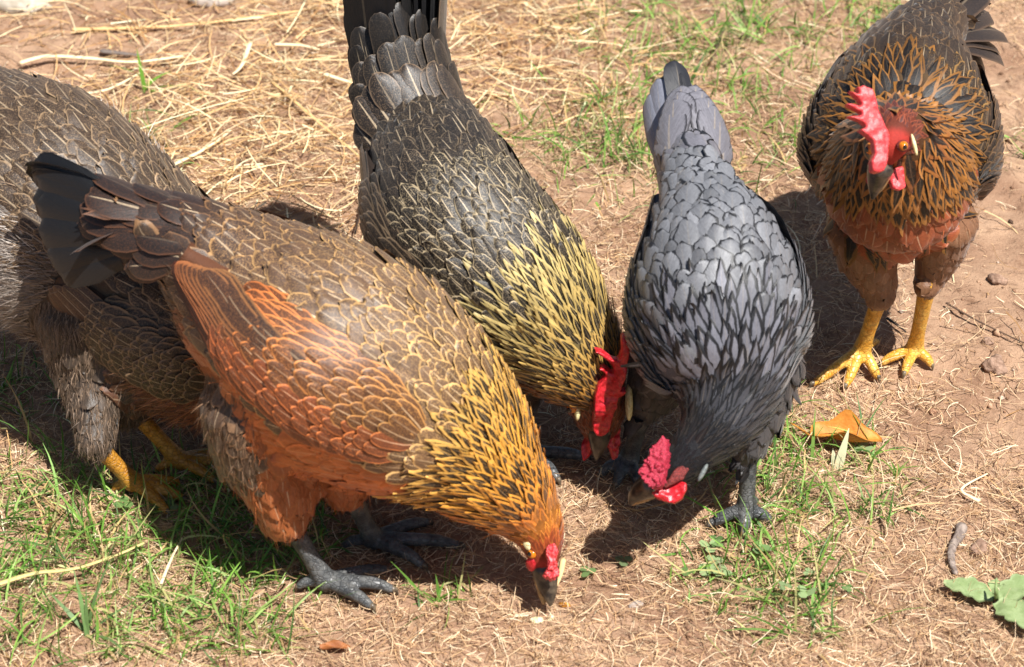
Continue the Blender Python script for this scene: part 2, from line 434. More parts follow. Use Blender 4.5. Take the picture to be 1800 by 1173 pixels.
# ------------------------------------------------------------------ tubes
class Tube:
    """swept elliptical tube through stations (centre, lateral radius, vertical radius); parameter in station units"""
    def __init__(s, cen, rw, rh, lat, sub=8, cap=(True, True)):
        cen, rw, rh = np.array(cen, float), np.array(rw, float), np.array(rh, float)
        n = len(cen); tt, A = [], []
        D = np.concatenate([cen, rw[:, None], rh[:, None]], 1)
        for i in range(n-1):
            p0, p1, p2, p3 = D[max(i-1, 0)], D[i], D[i+1], D[min(i+2, n-1)]
            for k in range(sub):
                t = k/sub
                A.append(0.5*((2*p1)+(-p0+p2)*t+(2*p0-5*p1+4*p2-p3)*t*t+(-p0+3*p1-3*p2+p3)*t**3)); tt.append(i+t)
        A.append(D[-1]); tt.append(n-1); A = np.array(A)
        s.t = np.array(tt); s.c = A[:, :3]; s.rw = np.maximum(A[:, 3], 1e-4); s.rh = np.maximum(A[:, 4], 1e-4)
        s.T = unit(np.gradient(s.c, axis=0))
        L = np.tile(np.array(lat, float), (len(A), 1))
        s.B = unit(L-s.T*np.sum(L*s.T, 1)[:, None]); s.N = np.cross(s.B, s.T)
        s.n = n
    def at(s, t):
        t = np.clip(np.asarray(t, float), 0, s.n-1)
        f = lambda a: np.stack([np.interp(t, s.t, a[:, i]) for i in range(3)], -1)
        return f(s.c), f(s.B), f(s.N), np.interp(t, s.t, s.rw), np.interp(t, s.t, s.rh)
    def surf(s, t, th):
        c, B, N, rw, rh = s.at(t); th = np.asarray(th)
        return c+B*(np.sin(th)*rw)[..., None]+N*(np.cos(th)*rh)[..., None]
    def shell(s, seg=20):
        m = len(s.c); th = np.arange(seg)/seg*2*np.pi
        e0, e1 = [], []
        rows = []
        for k in (0.35, 0.75): rows.append((s.c[0]-s.T[0]*s.rw[0]*0.75*math.sqrt(1-k*k), s.B[0], s.N[0], s.rw[0]*k, s.rh[0]*k))
        for i in range(m): rows.append((s.c[i], s.B[i], s.N[i], s.rw[i], s.rh[i]))
        for k in (0.75, 0.35): rows.append((s.c[-1]+s.T[-1]*s.rw[-1]*0.75*math.sqrt(1-k*k), s.B[-1], s.N[-1], s.rw[-1]*k, s.rh[-1]*k))
        V = [tuple(c+B*math.sin(a)*w+N*math.cos(a)*h) for c, B, N, w, h in rows for a in th]
        F = []
        R = len(rows)
        for i in range(R-1):
            for j in range(seg):
                F.append((i*seg+j, i*seg+(j+1) % seg, (i+1)*seg+(j+1) % seg, (i+1)*seg+j))
        F.append(tuple(range(seg-1, -1, -1))); F.append(tuple((R-1)*seg+j for j in range(seg)))
        return V, F
def join_shells(L):
    V, F = [], []
    for v, f in L:
        k = len(V); V += v; F += [tuple(i+k for i in q) for q in f]
    return V, F

def tube_px(st, lat, slim=.0):
    cen, rw, rh = [], [], []
    for q in st:
        p = up3(q[0], q[1], q[2]); r = q[3]/ppm(p); r = max(r*.66, r-slim); a = q[4] if len(q) > 4 else 1.0
        cen.append(p); rw.append(r); rh.append(r*a)
    return Tube(cen, rw, rh, lat)

# ------------------------------------------------------------------ feathers
ROUND_V = np.array([0, .3, .55, .72, .85, .94, 1.0])
LANCE_V = np.array([0, .3, .55, .75, .9, 1.0])
def width_round(v): return np.where(v < .6, .5+.5*sstep(0, .6, v), np.sqrt(np.clip(1-((v-.6)/.405)**2, 0, 1)))
def width_lance(v): return np.where(v < .4, .55+.45*sstep(0, .4, v), np.clip(1-((v-.4)/.62)**1.5, 0, 1))
def width_long(v): return np.where(v < .82, .55+.45*sstep(0, .5, v), np.sqrt(np.clip(1-((v-.82)/.185)**2, 0, 1)))
LONG_V = np.array([0, .12, .26, .42, .58, .72, .83, .91, .96, 1.0])
SHAPES = {'round': (ROUND_V, width_round, 5), 'lance': (LANCE_V, width_lance, 3), 'long': (LONG_V, width_long, 5)}
class Batch:
    """feathers of one shape: vertices (n,R,Cc,3) with colour attributes"""
    def __init__(s, shape, V, L, W, cc, ce, pm, sd):
        s.V = V; s.shape = shape; n, R, K = V.shape[:3]
        v, wf, _ = SHAPES[shape]; w_ = wf(v); u = np.linspace(-1, 1, K)
        us = w_[:, None]*u[None]                                     # (R,K)
        ed = np.minimum(((1-np.abs(u))[None]*w_[:, None])[None], ((1-v)[:, None]*np.ones(K)[None])[None]*(L/W)[:, None, None])
        s.us = np.broadcast_to(us, (n, R, K)); s.ed = ed
        s.vv = np.broadcast_to(v[:, None], (n, R, K)); s.cc, s.ce, s.pm, s.sd = cc, ce, pm, sd
        i = np.arange(R*K).reshape(R, K)
        s.F = np.stack([i[:-1, :-1].ravel(), i[:-1, 1:].ravel(), i[1:, 1:].ravel(), i[1:, :-1].ravel()], 1)
        s.k = R*K; s.n = n
    def make(s, idx, name, parent, org):
        idx = np.atleast_1d(idx); m = len(idx)
        F = (np.arange(m)[:, None, None]*s.k+s.F[None]).reshape(-1, 4)
        rep = lambda a: np.repeat(a[idx], s.k, 0)
        at = {'cc': rep(s.cc), 'ce': rep(s.ce), 'pm': rep(s.pm), 'sd': rep(s.sd),
              'ed': s.ed[idx].ravel(), 'us': s.us[idx].ravel(), 'vv': s.vv[idx].ravel()}
        return mk(name, s.V[idx].reshape(-1, 3), F, M_FEATHER, parent, org, at)
def merge_make(parts, name, parent, org):
    """several (batch, idx) joined into one mesh"""
    V, F, at, k0 = [], [], {}, 0
    for s, idx in parts:
        if len(idx) == 0: continue
        m = len(idx); F.append((np.arange(m)[:, None, None]*s.k+s.F[None]).reshape(-1, 4)+k0); k0 += m*s.k
        V.append(s.V[idx].reshape(-1, 3))
        for nm, a in (('cc', s.cc), ('ce', s.ce), ('pm', s.pm), ('sd', s.sd)): at.setdefault(nm, []).append(np.repeat(a[idx], s.k, 0))
        for nm, a in (('ed', s.ed), ('us', s.us), ('vv', s.vv)): at.setdefault(nm, []).append(a[idx].ravel())
    return mk(name, np.concatenate(V), np.concatenate(F), M_FEATHER, parent, org, {k: np.concatenate(v) for k, v in at.items()})

def lay(shape, P, N, Fd, L, W, lift, bvh, rnd):
    """lay flat feathers onto the skin"""
    v, wf, K = SHAPES[shape]; w_ = wf(v); u = np.linspace(-1, 1, K); n, R = len(P), len(v)
    B = unit(np.cross(N, Fd))
    Q = P[:, None, None]+Fd[:, None, None]*(v[None, :, None, None]*L[:, None, None, None])+B[:, None, None]*((w_[:, None]*u[None])[None, :, :, None]*W[:, None, None, None])
    Q = Q+(B[:, None, None]*rng.normal(0, 1, (n, R, K, 1))*(np.abs(u)**2)[None, None, :, None]*.09+Fd[:, None, None]*rng.normal(0, 1, (n, R, K, 1))*.10*(v**2)[None, :, None, None])*W[:, None, None, None]
    out = np.empty_like(Q); q = Q.reshape(-1, 3); o = out.reshape(-1, 3)
    roll = rng.normal(0, .10, (n, 1, 1))*W[:, None, None]*u[None, None]*(.3+.7*v)[None, :, None]
    off = (-0.22*lift[:, None]+lift[:, None]*(v[None]**1.25)+rnd[:, None]*v[None])[:, :, None]-(0.16*W)[:, None, None]*(u**2)[None, None]*(0.4+0.6*v)[None, :, None]
    off = (off+roll).reshape(-1); Nn = np.repeat(N, R*K, 0)
    for i in range(len(q)):
        loc, nrm, _, d = bvh.find_nearest(q[i])
        if loc is None: o[i] = q[i]; continue
        l = np.array(loc); nn = np.array(nrm)
        if d > 0.016:                                          # hangs free past an edge
            f = min(1.0, (d-0.016)/0.02); l = l*(1-f)+q[i]*f; nn = nn*(1-f)+Nn[i]*f
        o[i] = l+nn*off[i]
    return out

def poisson(P, sp):
    cell = 0.009; G = {}; keep = []
    K = np.floor(P/cell).astype(int)
    for i in range(len(P)):
        r = sp[i]; k = int(math.ceil(r/cell)); a, b, c = K[i]; ok = True; p = P[i]
        for x in range(a-k, a+k+1):
            for y in range(b-k, b+k+1):
                for z in range(c-k, c+k+1):
                    for j in G.get((x, y, z), ()):
                        d = P[j]-p
                        if d[0]*d[0]+d[1]*d[1]+d[2]*d[2] < (0.5*(r+sp[j]))**2: ok = False; break
                    if not ok: break
                if not ok: break
            if not ok: break
        if ok: keep.append(i); G.setdefault((a, b, c), []).append(i)
    return np.array(keep)

def flesh(name, poly, p0, n, thick, voxel, mat, parent, org, smooth=3, bumps=0, warp=.009):
    """fleshy plate from an outline in the plane (p0, n), with real thickness and rounded edges"""
    n = unit(n); pts = [onplane(a, b, p0, n) for a, b in poly]
    bm = bmesh.new(); vs = [bm.verts.new(p) for p in pts]; f = bm.faces.new(vs)
    r = bmesh.ops.extrude_face_region(bm, geom=[f])
    for e in r['geom']:
        if isinstance(e, bmesh.types.BMVert): e.co += Vector(n)*thick
    bmesh.ops.translate(bm, verts=bm.verts, vec=Vector(-n*thick/2))
    bmesh.ops.triangulate(bm, faces=bm.faces[:]); bmesh.ops.recalc_face_normals(bm, faces=bm.faces[:])
    bm.verts.index_update()
    V = [tuple(v.co) for v in bm.verts]; F = [tuple(v.index for v in q.verts) for q in bm.faces]; bm.free()
    V, F = remesh(V, F, voxel, smooth)
    ua, ub = V@unit(np.cross(n, (.2, .1, 1))), V@unit(np.cross(n, np.cross(n, (.2, .1, 1))))
    V = V+n[None]*((vnoise(ua*75+50, ub*75+50, 4)-.5)*warp+(vnoise(ua*260+50, ub*260+50, 6)-.5)*warp*.25)[:, None]
    if bumps:
        V = V+0
        c = V.mean(0)
        ang = np.stack([V@unit(np.cross(n, (0, 0, 1))), V@unit(np.cross(n, np.cross(n, (0, 0, 1))))], 1)
        pr = np.random.default_rng(3).uniform(0, 1, (150, 3)); pr = V[(pr[:, 0]*len(V)).astype(int)]; h = np.zeros(len(V))
        for q in pr: h = np.maximum(h, np.exp(-np.sum((V-q)**2, 1)/(0.0012**2)))
        V += unit(V-c-n[None]*((V-c)@n)[:, None]*0.0)*(h*0.0014)[:, None]+n[None]*(np.sign((V-c)@n)*h*0.0022)[:, None]
    return mk(name, V, split_faces(F), mat, parent, org)

def ball(name, c, r, mat, parent, org, axes=None):
    """rounded lump; axes = three vectors scaled"""
    th = np.linspace(0, np.pi, 11); ph = np.linspace(0, 2*np.pi, 17)[:-1]
    U = np.array([(math.sin(a)*math.cos(b), math.sin(a)*math.sin(b), math.cos(a)) for a in th for b in ph])
    A = np.eye(3) if axes is None else np.array(axes)
    V = np.asarray(c)+(U*r)@A
    i = np.arange(11*16).reshape(11, 16); j = np.roll(i, -1, 1)
    F = np.stack([i[:-1].ravel(), i[1:].ravel(), j[1:].ravel(), j[:-1].ravel()], 1)
    return mk(name, V, F, mat, parent, org)

def tube_obj(name, pts, rad, mat, parent, org, seg=10, flat=1.0, lat=(1, 0, 0.01)):
    T = Tube(pts, rad, [r*flat for r in rad], lat, sub=4); V, F = T.shell(seg)
    q = [f for f in F if len(f) == 4]; e = [f for f in F if len(f) > 4]
    return mk(name, np.array(V), [np.array(q), np.array(e)], mat, parent, org)

# ------------------------------------------------------------------ hens
def tail_plumes(hen, org, specs, shape='long', name='tail_feather'):
    """specs: root, dir, normal, length, halfwidth, sag, cc, ce, pm"""
    v, wf, K = SHAPES[shape]; w_ = wf(v); u = np.linspace(-1, 1, K)
    for r, d, nrm, L, W, sag, cc, ce, pm in specs:
        d = unit(d); nrm = unit(np.asarray(nrm)-d*np.dot(nrm, d)); b = np.cross(nrm, d)
        X = np.asarray(r)[None, None]+d[None, None]*(v*L)[:, None, None]+b[None, None]*((w_[:, None]*u[None])*W)[:, :, None]
        X = X+nrm[None, None]*((-sag*L*v*v)[:, None]-(0.22*W)*(u**2)[None])[:, :, None]
        B = Batch(shape, X[None], np.array([L]), np.array([W]), np.array([cc]), np.array([ce]), np.array([pm]), np.array([random.random()*9]))
        B.make([0], name, hen, org)

def build_leg(hen, org, hock, ankle, toes, hind, mat, r=0.0085, up=None):
    """one leg: shank, three front toes and a hind toe as one skin; claws are sub-parts"""
    hk, ak = up3(*hock), up3(*ankle)
    hk = np.asarray(hk); shells = []
    d = unit(ak-hk); lat = (1, 0.2, 0.05)
    top = hk-d*0.010
    S = Tube([top, hk, lerp(hk, ak, .35), lerp(hk, ak, .75), ak, ak+d*0.006], [r*.7, r*1.02, r*.9, r*.86, r*1.1, r*0.9], [r*.7, r*1.05, r*.95, r*.9, r*1.1, r*0.9], lat, sub=4)
    shells.append(S.shell(12)); claws = []
    for i, (tx, ty) in enumerate(list(toes)+([hind] if hind else [])):
        tp = up3(tx, ty, 0.0); z0 = gz(tp); tp = up3(tx, ty, z0+0.004)
        a0 = ak+d*0.001; m1 = lerp(a0, tp, .33); m2 = lerp(a0, tp, .68)
        m1[2] = max(lerp(a0[2], tp[2], .45), 0.009)+0.003; m2[2] = tp[2]+0.006
        k = 0.85 if i < 3 else 0.7
        e = lerp(m2, tp, .72)
        T = Tube([a0, m1, m2, e], [r*.85*k, r*.8*k, r*.72*k, r*.5*k], [r*.85*k, r*.8*k, r*.7*k, r*.5*k], np.cross(unit(tp-a0), (0, 0, 1)), sub=4)
        shells.append(T.shell(10)); claws.append((e, tp, r*.42*k))
    V, F = join_shells(shells); V, F = remesh(V, F, 0.0017, 3)
    leg = mk('leg', V, split_faces(F), mat, hen, org)
    for e, tp, rr in claws:
        dd = unit(tp-e); tube_obj('claw', [e-dd*0.001, lerp(e, tp, .5)+np.array([0, 0, .0015]), tp-np.array([0, 0, .003])], [rr, rr*.75, rr*.2], M_CLAW, leg, org, 8)
    return leg

ALL = []
def hen_build(cfg):
    base = np.array(cfg['base']); org = base
    hen = empty('hen', base); tag(hen, cfg['label'], 'hen', 'hens foraging on the ground')
    st = cfg['torso']; p0, p1 = up3(*st[0][:3]), up3(*st[-3][:3])
    if 'heading' in cfg: hd = np.array([math.cos(cfg['heading']), math.sin(cfg['heading']), 0])
    else: hd = unit((p1-p0)*np.array([1, 1, 0]))
    lat = np.array([hd[1], -hd[0], 0.0])                 # hen's right side
    tubes = [('torso', tube_px(st, lat, .007))]
    if 'neck' in cfg: tubes.append(('neck', tube_px(cfg['neck'], lat, .005)))
    for th in cfg['thighs']:
        a, b = np.array(th[-2], float), np.array(th[-1], float); e = b+(b-a)*.22; b[3] *= 1.15; e[3] = b[3]*.95
        tubes.append(('thigh', tube_px(list(th[:-1])+[tuple(b), tuple(e)], lat)))
    V, F = join_shells([t.shell(28) for _, t in tubes])
    V, F = remesh(V, F, 0.0042, 5)
    bvh = BVHTree.FromPolygons([Vector(v) for v in V], F)
    # parameter lookup
    cs = np.concatenate([t.c for _, t in tubes]); rs = np.concatenate([(t.rw+t.rh)/2 for _, t in tubes])
    ts = np.concatenate([t.t for _, t in tubes]); Ts = np.concatenate([t.T for _, t in tubes]); Ns = np.concatenate([t.N for _, t in tubes])
    ks = np.concatenate([np.full(len(t.t), i) for i, (_, t) in enumerate(tubes)])
    kinds = [k for k, _ in tubes]
    def where(P):
        out = np.empty(len(P), int)
        for a in range(0, len(P), 4000):
            d = np.linalg.norm(P[a:a+4000, None]-cs[None], axis=2)
            out[a:a+4000] = np.argmin(d-rs[None]*0.92, 1)
        return out
    # body object
    fn = cfg['plumage']
    w0 = where(V)
    nb = np.zeros_like(V)
    for f in F:
        a = np.cross(V[f[1]]-V[f[0]], V[f[2]]-V[f[0]])
        for i in f: nb[i] += a
    nb = unit(nb)
    face_c = [np.array(x) for x in cfg['face']]
    def facemask(P):
        m = np.zeros(len(P))
        for c, r in [(f[:3], f[3]) for f in face_c]: m = np.maximum(m, sstep(r*1.1, r*0.75, np.linalg.norm(P-c, axis=1)))
        return m
    cosup = np.sum(nb*Ns[w0], 1)
    info = fn(np.array([kinds[k] for k in ks[w0]]), ts[w0], cosup, V, nb)
    bc = lerp(info['cc']*.5, info['ce']*.7, 0.25)
    fm = facemask(V)[:, None]
    bc = bc*(1-fm)+np.array(cfg.get('facecol', C(160, 50, 38)))*fm
    body = mk('body', V, split_faces(F), M_BODY, hen, org, {'cc': bc})
    # candidate roots
    tri = []
    for f in F:
        tri.append((f[0], f[1], f[2]))
        if len(f) == 4: tri.append((f[0], f[2], f[3]))
    tri = np.array(tri); A = np.linalg.norm(np.cross(V[tri[:, 1]]-V[tri[:, 0]], V[tri[:, 2]]-V[tri[:, 0]]), axis=1)
    n = 45000; pick = rng.choice(len(tri), n, p=A/A.sum()); a, b = rng.random(n), rng.random(n); s_ = a+b > 1; a[s_], b[s_] = 1-a[s_], 1-b[s_]
    P = V[tri[pick, 0]]*(1-a-b)[:, None]+V[tri[pick, 1]]*a[:, None]+V[tri[pick, 2]]*b[:, None]
    Nn = unit(nb[tri[pick, 0]]*(1-a-b)[:, None]+nb[tri[pick, 1]]*a[:, None]+nb[tri[pick, 2]]*b[:, None])
    wi = where(P); kd = np.array([kinds[k] for k in ks[wi]]); tt = ts[wi]; cu = np.sum(Nn*Ns[wi], 1)
    I = fn(kd, tt, cu, P, Nn)
    fs = cfg.get('fs', .86); I['L'] *= .94; I['W'] *= fs; I['sp'] *= fs; ok = (facemask(P) < 0.3)
    # wings first, so that body feathers are left out beneath them
    torso = tubes[0][1]; wcfg = cfg['wing']
    wings = []
    for sgn in (1, -1):
        def wp(a, b, h=0.0, sgn=sgn):
            a, b = np.asarray(a, float), np.asarray(b, float)
            t = wcfg['t0']+(wcfg['t1']-wcfg['t0'])*a
            dc = wcfg.get('far', 0) if sgn < 0 else 0; thc = dc+wcfg['c0']+(wcfg['c1']-wcfg['c0'])*a; hw = wcfg['w0']*(1-a**2.2)+wcfg['w1']*a**2.2
            hw = hw*np.sqrt(np.clip(1-(1-np.clip(a/0.3, 0, 1))**2*0.85, 0.05, 1))
            th = sgn*np.radians(thc+b*hw)
            c, B, N, rw, rh = torso.at(t)
            pos = torso.surf(t, th); nr = unit(B*(np.sin(th)/rw)[..., None]+N*(np.cos(th)/rh)[..., None])
            bul = wcfg['bulge']*np.clip(1-b**2, 0, 1)**0.8*np.clip((b+1.0)/.9, 0, 1)*np.sqrt(np.clip(np.minimum(a/0.25, 1), 0, 1))-0.001-0.007*np.clip(-b-.4, 0, .6)/.6+0.003*a*(b > -.3)
            return pos+nr*(bul+h)[..., None], nr
        wings.append((sgn, wp))
    Wg = []
    for sgn, wp in wings:
        aa, bb = np.meshgrid(np.linspace(0.0, 1, 22), np.linspace(-1, 1, 15), indexing='ij')
        pt, nr = wp(aa.ravel(), bb.ravel()); inn = pt-nr*0.014
        i = np.arange(22*15).reshape(22, 15)
        q = np.stack([i[:-1, :-1].ravel(), i[:-1, 1:].ravel(), i[1:, 1:].ravel(), i[1:, :-1].ravel()], 1)
        nn = 22*15; rim = np.concatenate([i[0, :], i[1:, -1], i[-1, -2::-1], i[-2:0:-1, 0]]); rn = np.roll(rim, -1)
        qs = np.stack([rim, rn, rn+nn, rim+nn], 1)
        wc = np.tile(cfg['wing_under'], (2*nn, 1))
        wo = mk('wing', np.concatenate([pt, inn]), np.concatenate([q, q[:, ::-1]+nn, qs]), M_BODY, hen, org, {'cc': wc})
        Wg.append((wo, sgn, wp))
        # which body roots lie under this wing
        from mathutils.kdtree import KDTree
        sel = (bb.ravel() < 0.85) & (bb.ravel() > -.6) & (aa.ravel() > 0.05) & (aa.ravel() < 0.97); kt = KDTree(int(sel.sum()))
        for j, pnt in enumerate(pt[sel]): kt.insert(pnt, j)
        kt.balance()
        ok &= np.array([kt.find(p)[2] > 0.0085 for p in P])
    # fluff roots
    P, Nn, wi, kd, tt, cu = P[ok], Nn[ok], wi[ok], kd[ok], tt[ok], cu[ok]
    I = {k: v[ok] for k, v in I.items()}
    kp = poisson(P, I['sp'])
    P, Nn, wi, kd, tt, cu = P[kp], Nn[kp], wi[kp], kd[kp], tt[kp], cu[kp]; I = {k: v[kp] for k, v in I.items()}
    Fd = -Ts[wi]; th = kd == 'thigh'
    Fd[th] = Ts[wi][th]+np.array([0, 0, -0.5])
    Fd = Fd+np.array([0, 0, -1.0])*(0.3*np.clip(1-np.abs(cu), 0, 1)*(kd == 'torso'))[:, None]
    if 'cape' in cfg:
        rr = P-np.array(up3(*cfg['cape'])); rm = I['rad'] > 0; Fd[rm] = unit(rr[rm])+np.array([0, 0, -.25])
    Fd = Fd+rng.normal(0, 1, Fd.shape)*np.where(I['shape'] == 'lance', .06, .10)[:, None]; Fd = unit(Fd-Nn*np.sum(Fd*Nn, 1)[:, None])
    cen = (P-CAM)
    cand = []
    for sh in ('round', 'lance'):
        m = np.where(I['shape'] == sh)[0]
        if not len(m): continue
        k = rng.lognormal(0, 0.12, len(m)); L, W = I['L'][m]*k, I['W'][m]*k
        X = lay(sh, P[m], Nn[m], Fd[m], L, W, I['lift'][m]*.95, bvh, rng.uniform(-.08, .30, len(m))*I['lift'][m]+(rng.random(len(m)) < .05)*.003)
        var = 1+rng.normal(0, 0.13, (len(m), 1))
        kc, ke = cfg.get('k', (.46, .74))
        cc = np.clip(I['cc'][m]*var*kc, .003, .9); ce = np.clip(I['ce'][m]*(1+rng.normal(0, 0.12, (len(m), 1)))*ke, .004, .9)
        pmv = I['pm'][m]*np.stack([rng.uniform(.75, 1.25, len(m)), rng.uniform(.1, 1.15, len(m)), rng.uniform(.6, 1.3, len(m))], 1)
        B = Batch(sh, X, L, W, cc, ce, pmv, rng.random(len(m))*20)
        mid = X[:, -2, X.shape[2]//2]; vd = unit(CAM-mid); face = np.sum(vd*Nn[m], 1)
        score = L*W*np.clip(face, 0, 1)
        cand += [(score[j], B, j, mid[j]) for j in range(len(m))]
    cand.sort(key=lambda q: -q[0])
    ALL.append(dict(hen=hen, org=org, bvh=bvh, cand=cand))
    # wing feathers
    for wo, sgn, wp in Wg: wing_feathers(wo, wp, cfg, org)
    # fluff blades
    fluff(hen, org, cfg, V, tri, A, nb, where, kinds, ks, ts, Ts, Ns, fn)
    cfg['extras'](hen, org, hd, lat, tubes)
    for lg in cfg['legs']: build_leg(hen, org, *lg, cfg['legmat'], cfg.get('legr', 0.0085))
    return hen

def wing_feathers(wo, wp, cfg, org):
    w = cfg['wing']
    def one(shape, a0, b0, a1, b1, W, h0, h1, cc, ce, pm):
        v, wf, K = SHAPES[shape]; w_ = wf(v); u = np.linspace(-1, 1, K)
        a = a0+(a1-a0)*v; b = b0+(b1-b0)*(v**0.9)
        p, nr = wp(np.clip(a, 0, 1), np.clip(b, -1.15, 1.15))
        ext = np.clip(a-1, 0, 1)                                 # past the wing tip: run straight on
        tg = unit(p[-3]-p[0]); T = unit(np.gradient(p, axis=0)+tg*1e-4); B = unit(np.cross(nr, T))
        p = p+tg*ext[:, None]*0.16
        h = (h0+(h1-h0)*v)*np.clip((b+.95)/.8, .0, 1)
        X = p[:, None]+B[:, None]*((w_[:, None]*u[None])*W*(1+rng.normal(0, .05, (len(v), K))))[..., None]+nr[:, None]*(h[:, None]-0.14*W*(u**2)[None])[..., None]
        L = float(np.linalg.norm(np.diff(p, axis=0), axis=1).sum())
        return Batch(shape, X[None], np.array([max(L, .004)]), np.array([W]), np.array([cc]), np.array([ce]), np.array([pm]), np.array([random.random()*9]))
    col = cfg['wingcol']
    nf = w.get('nfl', 11)
    for i in range(nf):                                          # flight feathers, lowest first
        f = i/(nf-1)
        b0 = 0.95-1.05*f; a0 = 0.30+0.10*f
        a1 = 1.02-0.10*abs(f-.2)-0.16*max(0, f-.5); b1 = w.get('spread', .55)-(.3+w.get('spread', .55))*f
        cc, ce, pm = col('flight', f); kc, ke = cfg.get('k', (.46, .74)); cc = np.array(cc)*lerp(kc, 1, .35); ce = np.array(ce)*ke*(.28 if f < .35 else .85); pm = np.array(pm)*(1.25, 2.5, 1)
        one('long', a0, b0, a1, b1, w.get('fw', .0105), 0.0004+0.0004*i, 0.001+0.0006*i, cc, ce, pm).make([0], 'wing_feather', wo, org)
    rows = w.get('rows', 8)
    k = 0
    for r in range(rows-1, -1, -1):                              # coverts, back rows first
        a0 = 0.0+0.52*r/rows
        m = int((5+5*min(1, (r+1)/3))*w.get('cm', 1.0))
        for j in range(m):
            b0 = -0.92+1.84*(j+0.5*(r % 2)+random.uniform(-.2, .2))/(m-0.5)
            if b0 > 1.02 or b0 < -.74: continue
            ln = 0.13+0.09*r/rows
            cc, ce, pm = col('covert', r/rows, b0)
            kc, ke = cfg.get('k', (.46, .74)); vr = random.uniform(.85, 1.15)*kc; ce = np.array(ce)*ke*random.uniform(.85, 1.15)
            pm = np.array(pm)*np.array([random.uniform(.8, 1.2), random.uniform(.2, 1.1), random.uniform(.6, 1.3)])
            one('round', a0+random.uniform(-.016, .016), b0, a0+ln*random.uniform(.9, 1.1), b0*0.93+random.uniform(-.04, .04)-0.05, w.get('cw', .0088)*(1+.35*r/rows)*random.uniform(.88, 1.12),
                0.0005, 0.0085-0.0003*r+random.uniform(0, .0014), np.array(cc)*vr, ce, pm).make([0], 'covert_feather', wo, org)

def fluff(hen, org, cfg, V, tri, A, nb, where, kinds, ks, ts, Ts, Ns, fn):
    n = cfg.get('nfluff', 5000)
    pick = rng.choice(len(tri), n*3, p=A/A.sum()); a, b = rng.random(n*3)*.5, rng.random(n*3)*.5
    P = V[tri[pick, 0]]*(1-a-b)[:, None]+V[tri[pick, 1]]*a[:, None]+V[tri[pick, 2]]*b[:, None]; N = nb[tri[pick, 0]]
    wi = where(P); kd = np.array([kinds[k] for k in ks[wi]]); cu = np.sum(N*Ns[wi], 1)
    I = fn(kd, ts[wi], cu, P, N)
    keep = rng.random(n*3) < I['fl']
    P, N, wi, kd = P[keep], N[keep], wi[keep], kd[keep]; I = {k: v[keep] for k, v in I.items()}; m = len(P)
    if m == 0: return
    d = -Ts[wi]; d[kd == 'thigh'] = Ts[wi][kd == 'thigh']
    d = d+np.array([0, 0, -.35]); d = unit(d-N*np.sum(d*N, 1)[:, None]); d = unit(d+N*rng.uniform(0.12, 0.5, (m, 1))+rng.normal(0, .28, (m, 3)))
    L = rng.uniform(.014, .032, m)*cfg.get('fL', .6)*np.clip(I['L']/.04, .35, 1.4); s = unit(np.cross(d, N+rng.normal(0, .4, (m, 3))))
    t = np.array([0, .35, .7, 1.0]); W = rng.uniform(.00022, .0005, m)
    X = P[:, None]+N[:, None]*0.001+d[:, None]*(t[None, :, None]*L[:, None, None])-N[:, None]*(t**2)[None, :, None]*(L*rng.uniform(.05, .45, m))[:, None, None]+np.array([0, 0, -1.])*(t**2)[None, :, None]*(L*.18)[:, None, None]
    wd = (1-.85*t)[None, :, None]*W[:, None, None]
    VV = np.stack([X-s[:, None]*wd, X+s[:, None]*wd], 2)
    q = np.array([[2*k, 2*k+1, 2*k+3, 2*k+2] for k in range(3)]); F = (np.arange(m)[:, None, None]*8+q[None]).reshape(-1, 4)
    fk = cfg.get('fk', .6)
    c = np.clip(lerp(I['cc']*fk, I['ce']*fk*1.6, rng.random((m, 1)))*(1+rng.normal(0, .2, (m, 1))), .004, .9)
    o = mk('fluff', VV.reshape(-1, 3), F, M_FLUFF, hen, org, {'cc': np.repeat(c, 8, 0)}); o['kind'] = 'stuff'

def finish_feathers():
    """the 300 feathers of each hen that show largest become parts of their own; the rest are one plumage part"""
    for k, h in enumerate(ALL):
        vis, rest = [], []
        for sc_, B, j, mid in h['cand']:
            seen = False
            if sc_ > 0 and len(vis) < 300:
                seen = True; o = Vector(mid); d = Vector(CAM)-o; L = d.length; d.normalize()
                for q, g in enumerate(ALL):
                    if g['bvh'].ray_cast(o+d*(0.006 if q == k else 0.0), d, L)[0] is not None: seen = False; break
            (vis if seen else rest).append((B, j))
        for B, j in vis: B.make([j], 'feather', h['hen'], h['org'])
        bs = {}
        for B, j in rest: bs.setdefault(id(B), (B, []))[1].append(j)
        o = merge_make([(B, np.array(ix)) for B, ix in bs.values()], 'plumage', h['hen'], h['org']); o['kind'] = 'stuff'

def blank(n):
    return dict(cc=np.zeros((n, 3)), ce=np.zeros((n, 3)), pm=np.zeros((n, 3)), L=np.full(n, .04), W=np.full(n, .013), sp=np.full(n, .013),
                lift=np.full(n, .0045), fl=np.zeros(n), rad=np.zeros(n), shape=np.array(['round']*n, dtype='U6'))
def setm(I, m, **kw):
    for k, v in kw.items():
        if k == 'shape': I[k][m] = v
        else:
            a = np.asarray(v, float)
            I[k][m] = a[m] if (a.ndim and a.shape[0] == len(m) and a.shape[0] > 3) else a
def grad(t, stops):
    """colour along t: [(t, rgb)...]"""
    T = [s[0] for s in stops]; return np.stack([np.interp(t, T, [s[1][i] for s in stops]) for i in range(3)], 1)

